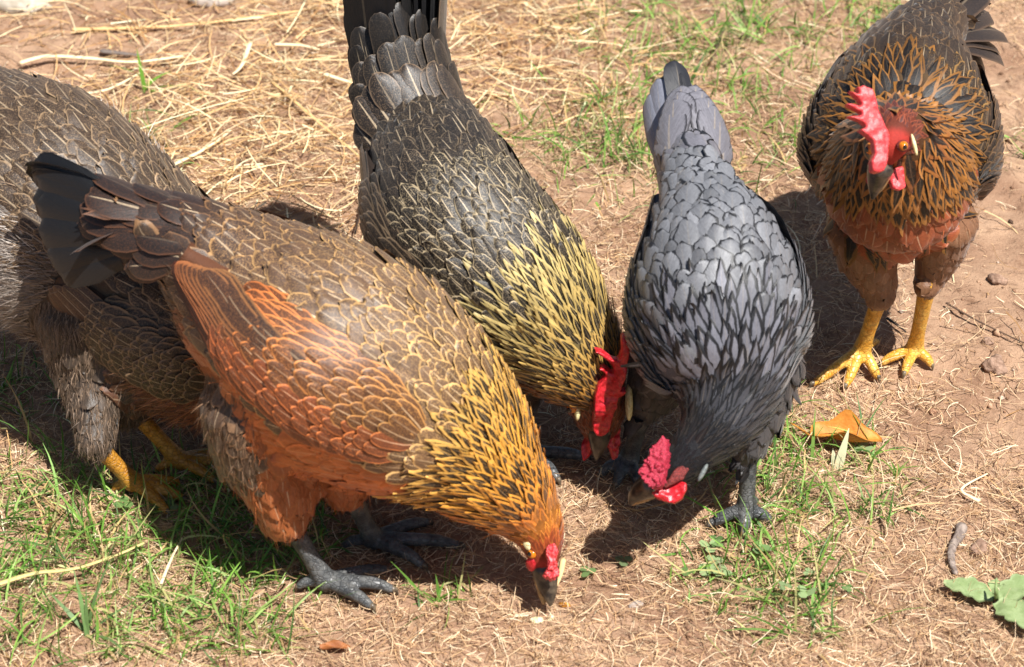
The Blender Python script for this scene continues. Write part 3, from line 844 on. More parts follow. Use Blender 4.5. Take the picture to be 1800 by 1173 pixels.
def eye(hen, org, p, n, r=0.0052):
    e = ball('eye', p, r, M_IRIS, hen, org); ball('pupil', p+unit(n)*r*0.62, r*0.55, M_PUPIL, e, org)
def beak(hen, org, st, mat=M_BEAK, low=None):
    pts = [up3(*q[:3]) for q in st]; rad = [q[3]/ppm(p) for q, p in zip(st, pts)]
    b = tube_obj('beak', pts, rad, mat, hen, org, 14)
    if low:
        pts = [up3(*q[:3]) for q in low]; rad = [q[3]/ppm(p) for q, p in zip(low, pts)]
        tube_obj('lower_beak', pts, rad, M_BEAKP, hen, org, 12)
def crop(ox, oy, s, L): return [(ox+a/s, oy+b/s) for a, b in L]

# ---- the orange hen in front
ORG, RUST, GOLD, TAN = C(176, 92, 38), C(140, 62, 30), C(214, 150, 52), C(176, 138, 84)
DKB, BRN, BLK, CREAM = C(62, 44, 32), C(96, 68, 46), C(20, 19, 20), C(222, 196, 150)
def plume_orange(kd, t, cu, P, N):
    n = len(t); I = blank(n)
    torso = kd == 'torso'
    jit = rng.normal(0, .12, n)
    # back: brown, tan lacing and pale shafts, warmer forward
    setm(I, np.ones(n, bool), cc=grad(t, [(0, C(54, 40, 34)), (1.5, C(70, 52, 42)), (2.6, C(104, 78, 62)), (4, C(126, 98, 76)), (5, C(130, 94, 62))]),
         ce=grad(t, [(0, C(100, 66, 46)), (1.4, C(104, 70, 48)), (2.4, C(166, 128, 84)), (4.5, C(206, 164, 104))]), pm=(.085, .85, .5), L=.040, W=.0125, sp=.0118)
    setm(I, torso & (t < 1.4), L=.055, W=.016, sp=.016, pm=(.09, .35, .5))
    up = (cu > -0.15) & torso & (t > 3.4)
    setm(I, up, L=.032, W=.0085, sp=.0082, pm=(.16, .95, .45))
    # under and breast: soft orange
    lo = torso & (cu < 0.05+jit*.6) & (t > 1.7)
    setm(I, lo, cc=grad(t, [(1.5, C(140, 84, 50)), (3, C(226, 130, 66)), (5, C(236, 130, 58))]), ce=grad(t, [(1.5, C(140, 88, 50)), (3.5, C(196, 108, 54)), (6, C(198, 104, 42))]),
         pm=(.30, .55, .2), L=.034, W=.0108, sp=.0100, lift=.0022, fl=.16)
    vent = torso & (t < 2.1) & (cu < .1)
    setm(I, vent, cc=C(74, 58, 46), ce=C(128, 96, 66), pm=(.25, .5, .3), L=.042, W=.013, sp=.014, fl=.8)
    # hackle
    hk = torso & (t > 4.75-0.25*cu+jit*.4)
    setm(I, hk, cc=C(26, 22, 20), ce=grad(t, [(4.5, C(196, 156, 84)), (5.6, C(212, 152, 60)), (7.2, C(214, 134, 50)), (8.2, C(190, 96, 38))]),
         pm=(.36, .35, .2), L=.036, W=.0054, sp=.0055, lift=.005, shape='lance')
    m = hk & (t > 6.6); setm(I, m, cc=lerp(C(26, 22, 20), C(206, 124, 44), np.clip((t-6.6)/.7, 0, 1)[:, None]), L=.030, W=.0048, sp=.0050, lift=.003)
    m = hk & (cu < -.2) & (t > 5.8); setm(I, m, cc=lerp(C(30, 24, 20), C(176, 92, 36), np.clip((t-5.8)/.9, 0, 1)[:, None]), ce=C(190, 112, 42))
    hd = torso & (t > 7.6)
    setm(I, hd, cc=grad(t, [(7.6, C(206, 118, 40)), (8.6, C(164, 74, 32)), (9.6, C(112, 40, 26))]), ce=grad(t, [(7.6, C(226, 150, 60)), (8.6, C(190, 96, 42)), (9.6, C(140, 56, 36))]),
         pm=(.3, 0, .1), L=.015, W=.0026, sp=.0034, lift=.0012, shape='lance')
    th = kd == 'thigh'
    setm(I, th, cc=C(196, 112, 62), ce=C(156, 90, 46), pm=(.2, .7, .2), L=.030, W=.0105, sp=.0105, lift=.0028, fl=.5)
    m = th & (t < .9+jit) & (P[:, 0] < up3(465, 780, .12)[0]); setm(I, m, cc=C(96, 74, 58), ce=C(136, 104, 76), pm=(.2, .7, .3), fl=.9)
    return I
def wing_orange(kind, f, b=0):
    if kind == 'flight':
        if f < .35: return C(196, 106, 66), C(120, 58, 32), (.17, .10, .2)
        return lerp(C(112, 66, 44), C(70, 50, 40), f), lerp(C(186, 104, 58), C(140, 96, 58), f), (.13, .15, .55)
    c = lerp(C(116, 78, 52), C(112, 66, 40), f); e = lerp(C(196, 142, 80), C(206, 116, 58), f)
    if b > .35: c = lerp(c, C(150, 78, 44), .7); e = lerp(e, C(206, 108, 56), .7)
    return c, e, (.12, .95, .4)
def ext_orange(hen, org, hd, lat, tubes):
    T = tubes[0][1]
    r0 = T.at(0.3)[0]; back = -hd; up = np.array([0, 0, 1.])
    specs = []
    for i in range(9):
        for sg in (1, -1):
            a = i/8
            d = unit(back*(.93-.12*a)+up*(.20-.42*a)+lat*sg*(.04+.13*a)+rng.normal(0, .025, 3))
            r = r0+lat*sg*(.006+.018*a)-up*(.038*a-.016)+back*(.026-.008*a)
            specs.append((r, d, lat*sg*(.85)+up*.35, .082-.020*a+random.uniform(-.004, .004), .0165, .14, C(15, 15, 17), C(8, 8, 9), (.08, .0, .05)))
    tail_plumes(hen, org, specs)
    cov = []
    for row in range(3):
        for i in range(7):
            for sg in (1, -1):
                a = (i+random.uniform(-.3, .3))/7; r = T.surf(.15+.42*row-.15*a, math.radians(sg*(10+95*a))); d = unit(back*.9+up*(.2-.42*a)+lat*sg*.08+rng.normal(0, .05, 3))
                cov.append((r-d*.006, d, lat*sg*(.25+.7*a)+up*(1-.7*a), .062-.006*row+random.uniform(-.006, .006), .0145-.001*row, .10, np.array(C(38, 28, 24))*random.uniform(.6, 1.3), C(84, 54, 36), (.07, random.choice((0, .1, .7)), .5)))
    tail_plumes(hen, org, cov, 'round', 'tail_covert')
    # head
    p = up3(964, 1000, .042)
    flesh('comb', crop(840, 860, 5.332, [(650, 550), (690, 517), (735, 540), (745, 590), (730, 640), (720, 690), (745, 740), (755, 800), (700, 855), (650, 835), (615, 800), (650, 740), (672, 690), (650, 650), (640, 600)]),
          up3(964, 990, .052)-FWD*.016, -FWD+np.array([.1, 0, .2]), .008, .0008, M_COMBP, hen, org, 4, 900)
    beak(hen, org, [(958, 1000, .042, 24), (961, 1020, .034, 20), (965, 1040, .026, 15), (967, 1056, .020, 8), (967, 1064, .016, 3)], M_BEAK,
         [(950, 1010, .035, 14), (953, 1040, .022, 9), (956, 1060, .014, 4)])
    for sg in (1, -1):
        q = T.surf(9.0, math.radians(sg*100)); n = unit(q-T.at(9.0)[0]); eye(hen, org, q-n*.0022, n, .0042)
        q = T.surf(8.15, math.radians(sg*95)); n = unit(q-T.at(8.15)[0])
        ball('earlobe', q-n*.0008, .0036, M_LOBE, hen, org, [T.at(8.15)[1]*.5, T.T[int(8.15*8)]*1.9, T.at(8.15)[2]*.9])
        q = T.surf(9.6, math.radians(sg*125)); ball('wattle', q, .006, M_COMB, hen, org, [lat*.4, hd*.9, np.array([0, 0, 1.2])])
def P3(px, py, z, r): return (*up3(px, py, z), r)
H_ORANGE = dict(base=up3(620, 985, 0), label='orange hen with gold and black neck pecking straw, thighs hiding black legs',
    torso=[(250, 385, .285, 54), (340, 432, .264, 104), (450, 525, .228, 172), (580, 622, .2, 216), (698, 694, .175, 204), (798, 766, .145, 160), (868, 836, .115, 114), (920, 892, .085, 82), (947, 935, .066, 62), (955, 968, .054, 50), (960, 1000, .042, 32), (962, 1018, .035, 22)],
    thighs=[[(470, 700, .17, 120), (480, 790, .125, 105), (495, 860, .095, 70), (500, 905, .075, 42)], [(620, 720, .15, 100), (610, 800, .115, 80), (606, 850, .085, 40)]],
    face=[P3(958, 1010, .042, .016)], plumage=plume_orange, wing=dict(t0=4.45, t1=.95, c0=60, c1=58, w0=33, w1=22, bulge=.010, far=27, nfl=15, fw=.0090, spread=.88, rows=13, cm=1.35, cw=.0072), wingcol=wing_orange,
    wing_under=C(90, 54, 34), extras=ext_orange, k=(.58, .98), legmat=M_LEGB, legr=.0088, nfluff=5500,
    legs=[((500, 905, .075), (570, 1018, .014), [(700, 1040), (660, 1072), (690, 1002)], (520, 1035)), ((607, 850, .085), (655, 945, .014), [(820, 962), (752, 1000), (760, 918)], (600, 962))])

# ---- the grey brown hen at the left edge
def plume_greybrown(kd, t, cu, P, N):
    n = len(t); I = blank(n); torso = kd == 'torso'; jit = rng.normal(0, .15, n)
    setm(I, np.ones(n, bool), cc=C(86, 68, 54), ce=C(172, 142, 108), pm=(.08, .6, .6), L=.042, W=.0135, sp=.0125)
    setm(I, torso & (t > 3.2), L=.034, W=.010, sp=.0095, pm=(.11, .9, .5))
    lo = torso & (cu < .36+jit)
    setm(I, lo, cc=grad(t, [(0, C(190, 184, 180)), (2.6, C(176, 168, 160)), (3.5, C(104, 90, 78)), (4.6, C(104, 74, 54)), (6, C(120, 68, 42))]), ce=grad(t, [(0, C(206, 198, 190)), (2.6, C(190, 180, 170)), (3.5, C(142, 124, 108)), (4.6, C(134, 100, 76)), (6, C(150, 96, 62))]),  # pale grey down, its colour raised at the rump in place of missing sunlight
         pm=(.2, .5, .15), L=.045, W=.014, sp=.014, lift=.004, fl=.3)
    fl = torso & (t < 3.6) & (cu < .42+jit)
    setm(I, fl, fl=1.0, L=.05, pm=(.3, .05, .05)); I['ce'][fl] = lerp(I['cc'][fl], I['ce'][fl], .35)
    hk = torso & (t > 6.3)
    setm(I, hk, cc=C(26, 22, 20), ce=C(206, 152, 64), pm=(.4, .1, .1), L=.036, W=.006, sp=.008, lift=.005, shape='lance')
    th = kd == 'thigh'
    setm(I, th, cc=C(92, 76, 62), ce=C(104, 86, 70), pm=(.25, .1, .1), L=.020, W=.008, sp=.008, lift=.002, fl=.3)
    return I
def wing_greybrown(kind, f, b=0):
    if kind == 'flight': return lerp(C(110, 72, 46), C(84, 64, 50), f), C(150, 116, 84), (.1, .3, .6)
    return C(82, 64, 50), C(166, 134, 98), (.14, .7, .55)
def ext_greybrown(hen, org, hd, lat, tubes):
    T = tubes[0][1]; r0 = T.at(0.2)[0]; back = -hd; up = np.array([0, 0, 1.]); specs = []
    for i in range(6):
        for sg in (1, -1):
            a = i/5; d = unit(back*.8+up*(.62-.25*a)+lat*sg*(.05+.2*a)); r = r0+lat*sg*(.006+.02*a)-up*(.03*a-.02)
            specs.append((r, d, lat*sg*.8+up*.5, .12-.012*a, .02, .06, C(44, 38, 36), C(24, 22, 22), (.06, .2, .2)))
    tail_plumes(hen, org, specs)
    beak(hen, org, [(622, 800, .045, 20), (634, 822, .030, 12), (640, 838, .016, 3)])
    p = T.at(8)[0]; flesh('comb', [(590, 730), (600, 710), (612, 728), (622, 716), (630, 740), (634, 765), (630, 790), (612, 790), (598, 765)], p+up*.02, lat, .006, .001, M_COMB, hen, org)
    for sg in (1, -1):
        q = T.surf(8.0, math.radians(sg*80)); n = unit(q-T.at(8.0)[0]); eye(hen, org, q-n*.0015, n)
        q = T.surf(8.5, math.radians(sg*130)); ball('wattle', q, .008, M_COMB, hen, org, [lat*.4, hd*.9, up*1.4])
H_LEFT = dict(base=up3(280, 835, 0), label='grey brown hen with pale fluffy rump, half hidden behind the orange hen',
    torso=[(-70, 180, .232, 96), (0, 262, .215, 164), (68, 332, .200, 202), (138, 402, .180, 210), (220, 474, .155, 200), (318, 560, .128, 184), (415, 625, .108, 150), (500, 680, .09, 84), (560, 720, .07, 56), (600, 765, .058, 44), (622, 795, .046, 26)],
    thighs=[[(165, 560, .14, 105), (165, 655, .10, 70), (168, 732, .075, 44), (166, 776, .062, 28)], [(250, 560, .14, 110), (232, 650, .10, 76), (222, 705, .07, 42)]],
    face=[P3(618, 790, .046, .014)], plumage=plume_greybrown, wing=dict(t0=6.2, t1=3.7, c0=66, c1=66, w0=28, w1=12, bulge=.003, nfl=5, fw=.006, rows=11, cm=1.2, cw=.008), wingcol=wing_greybrown,
    wing_under=C(80, 60, 46), extras=ext_greybrown, k=(.44, .62), legmat=M_LEGO, legr=.0082, nfluff=45000, fL=.75, fk=1.0,  # fk brightens the fluff colour where the orange hen's tail blocks the sun
    legs=[((166, 778, .062), (232, 846, .014), [(330, 880), (300, 905), (322, 850)], (196, 862)), ((222, 708, .07), (312, 806, .014), [(402, 822), (382, 850), (395, 800)], (270, 832))])

# ---- the dark hen with the tall black tail
def plume_black(kd, t, cu, P, N):
    n = len(t); I = blank(n); torso = kd == 'torso'; jit = rng.normal(0, .18, n)
    setm(I, np.ones(n, bool), cc=C(50, 43, 38), ce=C(128, 110, 88), pm=(.065, .6, .5), L=.038, W=.0115, sp=.0108)
    setm(I, torso & (t < 1.3), L=.05, W=.016, sp=.015, pm=(.07, .3, .5))
    m = torso & (t > 3.1); setm(I, m, ce=C(180, 160, 126), pm=(.085, 1.0, .42), L=.036, W=.0092, sp=.0092)
    lo = torso & (cu < -.1+jit*.5); setm(I, lo, cc=C(56, 44, 36), ce=C(104, 80, 58), pm=(.2, .3, .3), fl=.3)
    hk = torso & (t > 4.3+jit)
    setm(I, hk, cc=C(28, 25, 22), ce=grad(t, [(4, C(204, 184, 124)), (5.2, C(210, 178, 104)), (6.2, C(196, 142, 62)), (7, C(150, 80, 36))]), pm=(.37, .4, .15), L=.042, W=.0052, sp=.0056, lift=.0055, shape='lance')
    m = hk & (t > 5.4); setm(I, m, cc=C(40, 30, 22), L=.026, W=.0042, sp=.0048, lift=.003)
    m = hk & (cu < .15) & (t > 4.6); setm(I, m, ce=C(168, 104, 44), cc=C(34, 26, 20))
    hd = torso & (t > 6.4); setm(I, hd, cc=C(120, 58, 36), ce=C(164, 92, 54), pm=(.3, 0, .1), L=.013, W=.0024, sp=.0034, lift=.0012, shape='lance')
    th = kd == 'thigh'; setm(I, th, cc=C(56, 44, 36), ce=C(96, 76, 58), fl=.5)
    return I
def wing_black(kind, f, b=0):
    if kind == 'flight': return C(48, 40, 36), C(110, 90, 70), (.08, .3, .6)
    return lerp(C(50, 43, 38), C(70, 50, 38), f*.5), C(140, 118, 92), (.11, .75, .5)
def ext_black(hen, org, hd, lat, tubes):
    T = tubes[0][1]; r0 = up3(712, 165, .242); up = np.array([0, 0, 1.]); back = -hd; specs = []
    specs2 = []
    for i in range(9):                                        # tall tent of black sickles
        for sg in (1, -1):
            a = i/8; d = unit(up*1.0+back*(.22-.10*a)+lat*sg*(.02-.02*a)+RGT*.06+rng.normal(0, .015, 3))
            c0 = T.at(.25)[0]; r = lerp(c0, T.surf(.25, math.radians(sg*(15+85*a))), .92)+back*.010*(1-a)
            edge = i >= 7 and sg < 0
            specs.append((r-d*.01, d, hd*(1.0-.35*a)+lat*sg*(.2+.65*a), .185-.03*a, .0205, -.02-.05*a, C(60, 47, 38) if edge else C(19, 18, 20), C(110, 88, 66) if edge else C(15, 14, 15), (.05, .12, .6 if edge else .08)))
    tail_plumes(hen, org, specs)
    for row in range(3):                                      # long dark coverts that carry the back up into the tail
        for i in range(10):
            for sg in (1, -1):
                a = (i+random.uniform(-.4, .4))/9; c0 = T.at(.35+.35*row)[0]; r = lerp(c0, T.surf(.35+.35*row, math.radians(sg*(8+84*a))), .93)
                d = unit(up*(1.0-.12*row)+back*(.30+.14*row)+lat*sg*.03+RGT*.04+rng.normal(0, .05, 3)); k = random.uniform(.6, 1.15)
                specs2.append((r-d*.012, d, hd*(1.0-.3*a)+lat*sg*(.2+.6*a), .100-.020*row+random.uniform(-.012, .010), .0105, .0, np.array(lerp(C(18, 17, 17), C(34, 29, 25), row/2))*k*.8, lerp(C(24, 22, 21), C(84, 70, 55), row/2), (.05, random.choice((0, 0, .4)), .2+.25*row)))
    tail_plumes(hen, org, specs2, 'long', 'tail_covert'); cov = []
    for i in range(6):
        for sg in (1, -1):
            a = (i+random.uniform(-.3, .3))/5; r = T.surf(1.25+.2*a, math.radians(sg*(6+70*a))); d = unit(up*(.7-.3*a)+back*(.6+.3*a)+lat*sg*.10+rng.normal(0, .06, 3))
            cov.append((r-d*.012, d, lat*sg*(.2+.7*a)+hd*.7+up*.5, .046+random.uniform(-.005, .005), .0130, .06, np.array(C(40, 34, 30))*random.uniform(.7, 1.1), C(112, 92, 72), (.06, random.choice((0, .3, .8)), .6)))
    tail_plumes(hen, org, cov, 'round', 'tail_covert')
    K = lambda L: crop(960, 580, 4.89, L)
    pc = up3(1056, 745, .066)-FWD*.030
    flesh('comb', K([(400, 850), (405, 700), (415, 540), (440, 480), (500, 410), (520, 395), (490, 355), (452, 325), (495, 322), (560, 365), (590, 385), (575, 320), (520, 240), (404, 182), (480, 190), (560, 215), (615, 240), (640, 150), (636, 40), (700, 20), (712, 150), (690, 270), (675, 380), (640, 460), (622, 512), (684, 490), (672, 525), (620, 570), (606, 622), (616, 655), (585, 690), (562, 770), (540, 865), (490, 920), (430, 910)]),
          pc, -FWD-.62*UPV+.12*RGT, .010, .0011, M_COMB, hen, org, 9)
    pw = up3(1055, 778, .045)-FWD*.014
    flesh('wattle', K([(325, 840), (372, 850), (408, 960), (402, 1010), (352, 1090), (312, 1132), (304, 1080), (312, 960)]), pw, -FWD+np.array([-.5, 0, .1]), .005, .0009, M_COMB, hen, org, 8)
    flesh('wattle', K([(590, 770), (640, 850), (642, 960), (618, 1098), (572, 1122), (540, 1040), (508, 990), (535, 900)]), pw, -FWD+np.array([.5, 0, .1]), .005, .0009, M_COMB, hen, org, 8)
    beak(hen, org, [(1054, 758, .066, 22), (1053, 775, .058, 18), (1051, 792, .048, 12), (1049, 808, .038, 4)], M_BEAK, [(1058, 770, .046, 11), (1053, 790, .036, 8), (1050, 803, .029, 4)])
    for sx in (1014, 1104):
        q = up3(sx, 706, .082)-FWD*.018
        ball('earlobe', q, .0075, M_LOBE, hen, org, [RGT*.45, UPV*2.1, FWD*.8])
    for sg in (1, -1):
        q = T.surf(6.75, math.radians(sg*80)); n = unit(q-T.at(6.75)[0]); eye(hen, org, q-n*.0015, n)
H_BLACK = dict(base=up3(860, 745, 0), label='dark brown hen with tall black tail, cream neck and large spiked red comb',
    torso=[(716, 178, .24, 80), (742, 235, .235, 108), (772, 310, .225, 138), (806, 395, .207, 162), (892, 495, .176, 160), (966, 578, .142, 134), (1022, 648, .112, 100), (1048, 696, .088, 68), (1053, 738, .068, 58), (1051, 768, .05, 38)],
    thighs=[[(790, 480, .15, 110), (800, 580, .10, 75), (800, 640, .07, 40)], [(880, 560, .13, 90), (900, 640, .09, 70), (905, 690, .065, 40)]],
    face=[P3(1056, 765, .054, .017), P3(1062, 728, .07, .012)], plumage=plume_black, heading=math.radians(-56),
    wing=dict(t0=4.3, t1=1.1, c0=88, c1=86, w0=28, w1=12, bulge=.004, nfl=8, rows=11, cm=1.2, cw=.008), wingcol=wing_black, wing_under=C(50, 40, 34),
    extras=ext_black, legmat=M_LEGB, nfluff=2500, facecol=C(130, 44, 34),
    legs=[((800, 640, .07), (812, 745, .014), [(800, 830), (860, 812), (760, 800)], (800, 715)), ((905, 690, .065), (930, 792, .014), [(1040, 808), (985, 850), (930, 850)], (905, 765))])

# ---- the blue grey hen
def plume_grey(kd, t, cu, P, N):
    n = len(t); I = blank(n); torso = kd == 'torso'; jit = rng.normal(0, .25, n)
    setm(I, np.ones(n, bool), cc=C(146, 147, 152), ce=C(40, 40, 44), pm=(.15, .1, .03), L=.034, W=.0125, sp=.0112, lift=.005)
    m = torso & (t < 1.8); setm(I, m, cc=C(140, 138, 146), L=.042, W=.016, sp=.014)
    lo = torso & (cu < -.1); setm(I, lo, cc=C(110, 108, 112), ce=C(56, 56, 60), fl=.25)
    hk = torso & (t > 5.9+jit-.6*np.clip(cu, 0, 1))
    setm(I, hk, cc=C(140, 140, 150), ce=C(34, 34, 38), pm=(.34, .2, .05), L=.044, W=.0074, sp=.0082, lift=.006, shape='lance')
    m = hk & (t > 6.9); setm(I, m, cc=C(76, 76, 82), ce=C(20, 20, 24), L=.034, W=.0048, sp=.0056, lift=.004)
    m = hk & (t > 8.1); setm(I, m, cc=C(46, 47, 52), ce=C(24, 24, 27), L=.022, W=.0034, sp=.0040, lift=.002)
    hd = torso & (t > 9.1); setm(I, hd, cc=C(36, 36, 40), ce=C(24, 24, 27), pm=(.3, 0, .0), L=.012, W=.0024, sp=.0034, lift=.0012, shape='lance')
    th = kd == 'thigh'; setm(I, th, cc=C(92, 88, 88), ce=C(56, 54, 54), fl=.5)
    return I
def wing_grey(kind, f, b=0):
    if kind == 'flight': return C(118, 118, 128), C(52, 52, 56), (.10, .3, .0)
    return C(146, 147, 152), C(40, 40, 44), (.16, .1, .03)
def ext_grey(hen, org, hd, lat, tubes):
    T = tubes[0][1]; r0 = T.at(.2)[0]; up = np.array([0, 0, 1.]); back = -hd; specs = []
    for i in range(6):
        for sg in (1, -1):
            a = i/5; d = unit(up*(.60-.05*a)+back*(.70)+lat*sg*(.0+.05*a)-RGT*.15+rng.normal(0, .03, 3)); r = r0+lat*sg*(.004+.017*a)+up*(.004-.020*a)-d*.010
            dark = i < 2
            specs.append((r, d, lat*sg*(.35+.6*a)+up*.6-back*.5, .074-.010*a+random.uniform(-.006, .006), .0125, .10, C(38, 38, 42) if dark else C(134, 136, 148), C(30, 30, 34) if dark else C(66, 66, 72), (.05, .2, 0)))
    tail_plumes(hen, org, specs)
    cov = []
    for i in range(6):
        for sg in (1, -1):
            a = i/5; r = T.surf(.5+.5*a, math.radians(sg*(12+72*a))); d = unit(up*(.5-.2*a)+back*.8+lat*sg*.08)
            cov.append((r-d*.008, d, lat*sg*(.2+.7*a)+up*.8-back*.2, .055, .0165, .12, C(112, 110, 116), C(54, 52, 56), (.07, .35, .03)))
    tail_plumes(hen, org, cov, 'round', 'tail_covert')
    K = lambda L: crop(1060, 700, 4.511, L)
    ph = up3(1150, 825, .105)-FWD*.034
    cb = flesh('comb', K([(465, 330), (490, 318), (510, 335), (516, 430), (503, 560), (472, 690), (405, 716), (335, 662), (298, 600), (340, 520), (395, 430), (435, 370)]), ph, -FWD+np.array([-.5, 0, .4]), .010, .0009, M_COMBD, hen, org, 3, 1500, .002)
    pw = up3(1183, 868, .088)-FWD*.026
    flesh('wattle', K([(390, 762), (450, 725), (520, 692), (620, 660), (662, 672), (662, 735), (622, 800), (562, 838), (485, 822), (430, 792)]), pw, -FWD+np.array([-.3, 0, .35]), .006, .0009, M_COMB, hen, org, 8)
    flesh('wattle', K([(380, 770), (440, 745), (520, 730), (560, 760), (520, 815), (450, 815)]), pw+FWD*.022, -FWD+np.array([-.3, 0, .35]), .005, .0009, M_COMB, hen, org, 8)
    flesh('face_skin', K([(470, 690), (520, 650), (560, 590), (600, 540), (645, 500), (690, 490), (700, 545), (665, 590), (640, 650), (560, 690), (500, 720)]), up3(1190, 835, .098)-FWD*.029, -FWD+np.array([-.15, 0, .35]), .004, .0009, M_FACED, hen, org, 6)
    ball('earlobe', up3(1231, 828, .102)-FWD*.0265, .0052, M_LOBEW, hen, org, [(RGT*.55+UPV)*1.35, (RGT-UPV*.5)*.36, FWD*.6])
    beak(hen, org, [(1143, 853, .094, 24), (1128, 862, .088, 19), (1116, 872, .081, 13), (1108, 886, .074, 4)], M_BEAK, [(1145, 866, .085, 12), (1128, 876, .079, 9), (1112, 886, .073, 4)])
    q = up3(1199, 817, .1)-FWD*.0265; eye(hen, org, q, np.array([-.2, -.9, .3]), .0036)
H_GREY = dict(base=up3(1290, 880, 0), label='blue grey hen with dark laced feathers and knobbly red comb',
    torso=[(1196, 235, .25, 44), (1218, 300, .25, 68), (1234, 362, .24, 94), (1250, 425, .226, 132), (1258, 492, .208, 154), (1263, 560, .188, 161), (1268, 625, .170, 146), (1276, 688, .152, 112), (1258, 745, .138, 82), (1220, 792, .122, 60), (1184, 826, .108, 50), (1157, 846, .097, 36)],
    thighs=[[(1330, 640, .13, 85), (1325, 720, .10, 55), (1316, 775, .078, 28)], [(1180, 620, .13, 80), (1150, 680, .095, 48), (1133, 712, .08, 26)]],
    face=[P3(1150, 850, .094, .013)], plumage=plume_grey, heading=math.radians(-94),
    wing=dict(t0=7.0, t1=1.6, c0=92, c1=88, w0=28, w1=12, bulge=.003, nfl=8, rows=12, cm=1.25, cw=.0082), wingcol=wing_grey, wing_under=C(80, 80, 86),
    extras=ext_grey, k=(.52, .55), legmat=M_LEGB, nfluff=2500, facecol=C(60, 34, 34),
    legs=[((1316, 778, .078), (1312, 895, .014), [(1305, 942), (1240, 926), (1356, 918)], (1330, 880)), ((1133, 715, .08), (1106, 806, .014), [(1080, 858), (1052, 838), (1125, 862)], (1118, 790))])

# ---- the hen standing at the right
def plume_stand(kd, t, cu, P, N):
    n = len(t); I = blank(n); torso, neck = kd == 'torso', kd == 'neck'; jit = rng.normal(0, .2, n)
    setm(I, np.ones(n, bool), cc=C(70, 55, 43), ce=C(112, 86, 58), pm=(.12, .4, .45), L=.040, W=.013, sp=.012)
    front = torso & ((t > 5.3+jit) | ((cu < -.05) & (t > 2.5)))
    setm(I, front, cc=C(196, 100, 58), ce=C(168, 96, 58), pm=(.14, .5, .15), L=.034, W=.0125, sp=.0115, lift=.0035, fl=.05)
    m = torso & (t > 3.2) & ~front; setm(I, m, cc=C(60, 46, 35), ce=C(150, 112, 60), pm=(.14, .65, .4), L=.036, W=.010, sp=.0098)
    lo = torso & (cu < -.3); setm(I, lo & (t < 5), cc=C(92, 66, 48), ce=C(132, 98, 72), fl=.4)
    setm(I, neck, cc=C(24, 21, 19), ce=grad(t, [(0, C(150, 100, 40)), (2.4, C(168, 108, 44)), (3, C(150, 80, 38))]), pm=(.36, .1, .15), L=.048, W=.0070, sp=.0072, lift=.006, shape='lance')
    dc = np.linalg.norm(P-np.array(up3(1575, 285, .255)), axis=1)
    cape = torso & (dc < .086+jit*.05)
    setm(I, cape, cc=C(24, 21, 19), ce=C(138, 92, 38), pm=(.28, .1, .15), L=.042, W=.0068, sp=.0072, lift=.006, shape='lance', rad=1.0, fl=0)
    m = neck & (t < 2.5); setm(I, m, rad=1.0)
    m = (neck | cape) & (P[:, 2] < .285); I['L'][m] = .036
    m = (neck | cape) & (P[:, 2] < .250+.02*jit) & (t < 2.6)
    setm(I, m, cc=C(196, 100, 58), ce=C(168, 96, 58), pm=(.14, .6, .15), L=.034, W=.0115, sp=.0108, lift=.0035, shape='round', rad=0, fl=.03)
    m = neck & (t > 2.75); setm(I, m, cc=C(112, 44, 30), ce=C(150, 72, 42), pm=(.3, 0, .1), L=.015, W=.0028, sp=.0036, lift=.0015)
    th = kd == 'thigh'; setm(I, th, cc=C(172, 122, 88), ce=C(140, 98, 68), L=.024, W=.0095, sp=.0095, lift=.0022, fl=.2, pm=(.2, .2, .1))
    return I
def wing_stand(kind, f, b=0):
    if kind == 'flight': return lerp(C(120, 74, 50), C(76, 60, 48), f), C(166, 120, 88), (.12, .3, .3)
    return lerp(C(66, 50, 39), C(92, 60, 42), max(0, b)), lerp(C(116, 88, 58), C(170, 112, 76), max(0, b)), (.13, .5, .4)
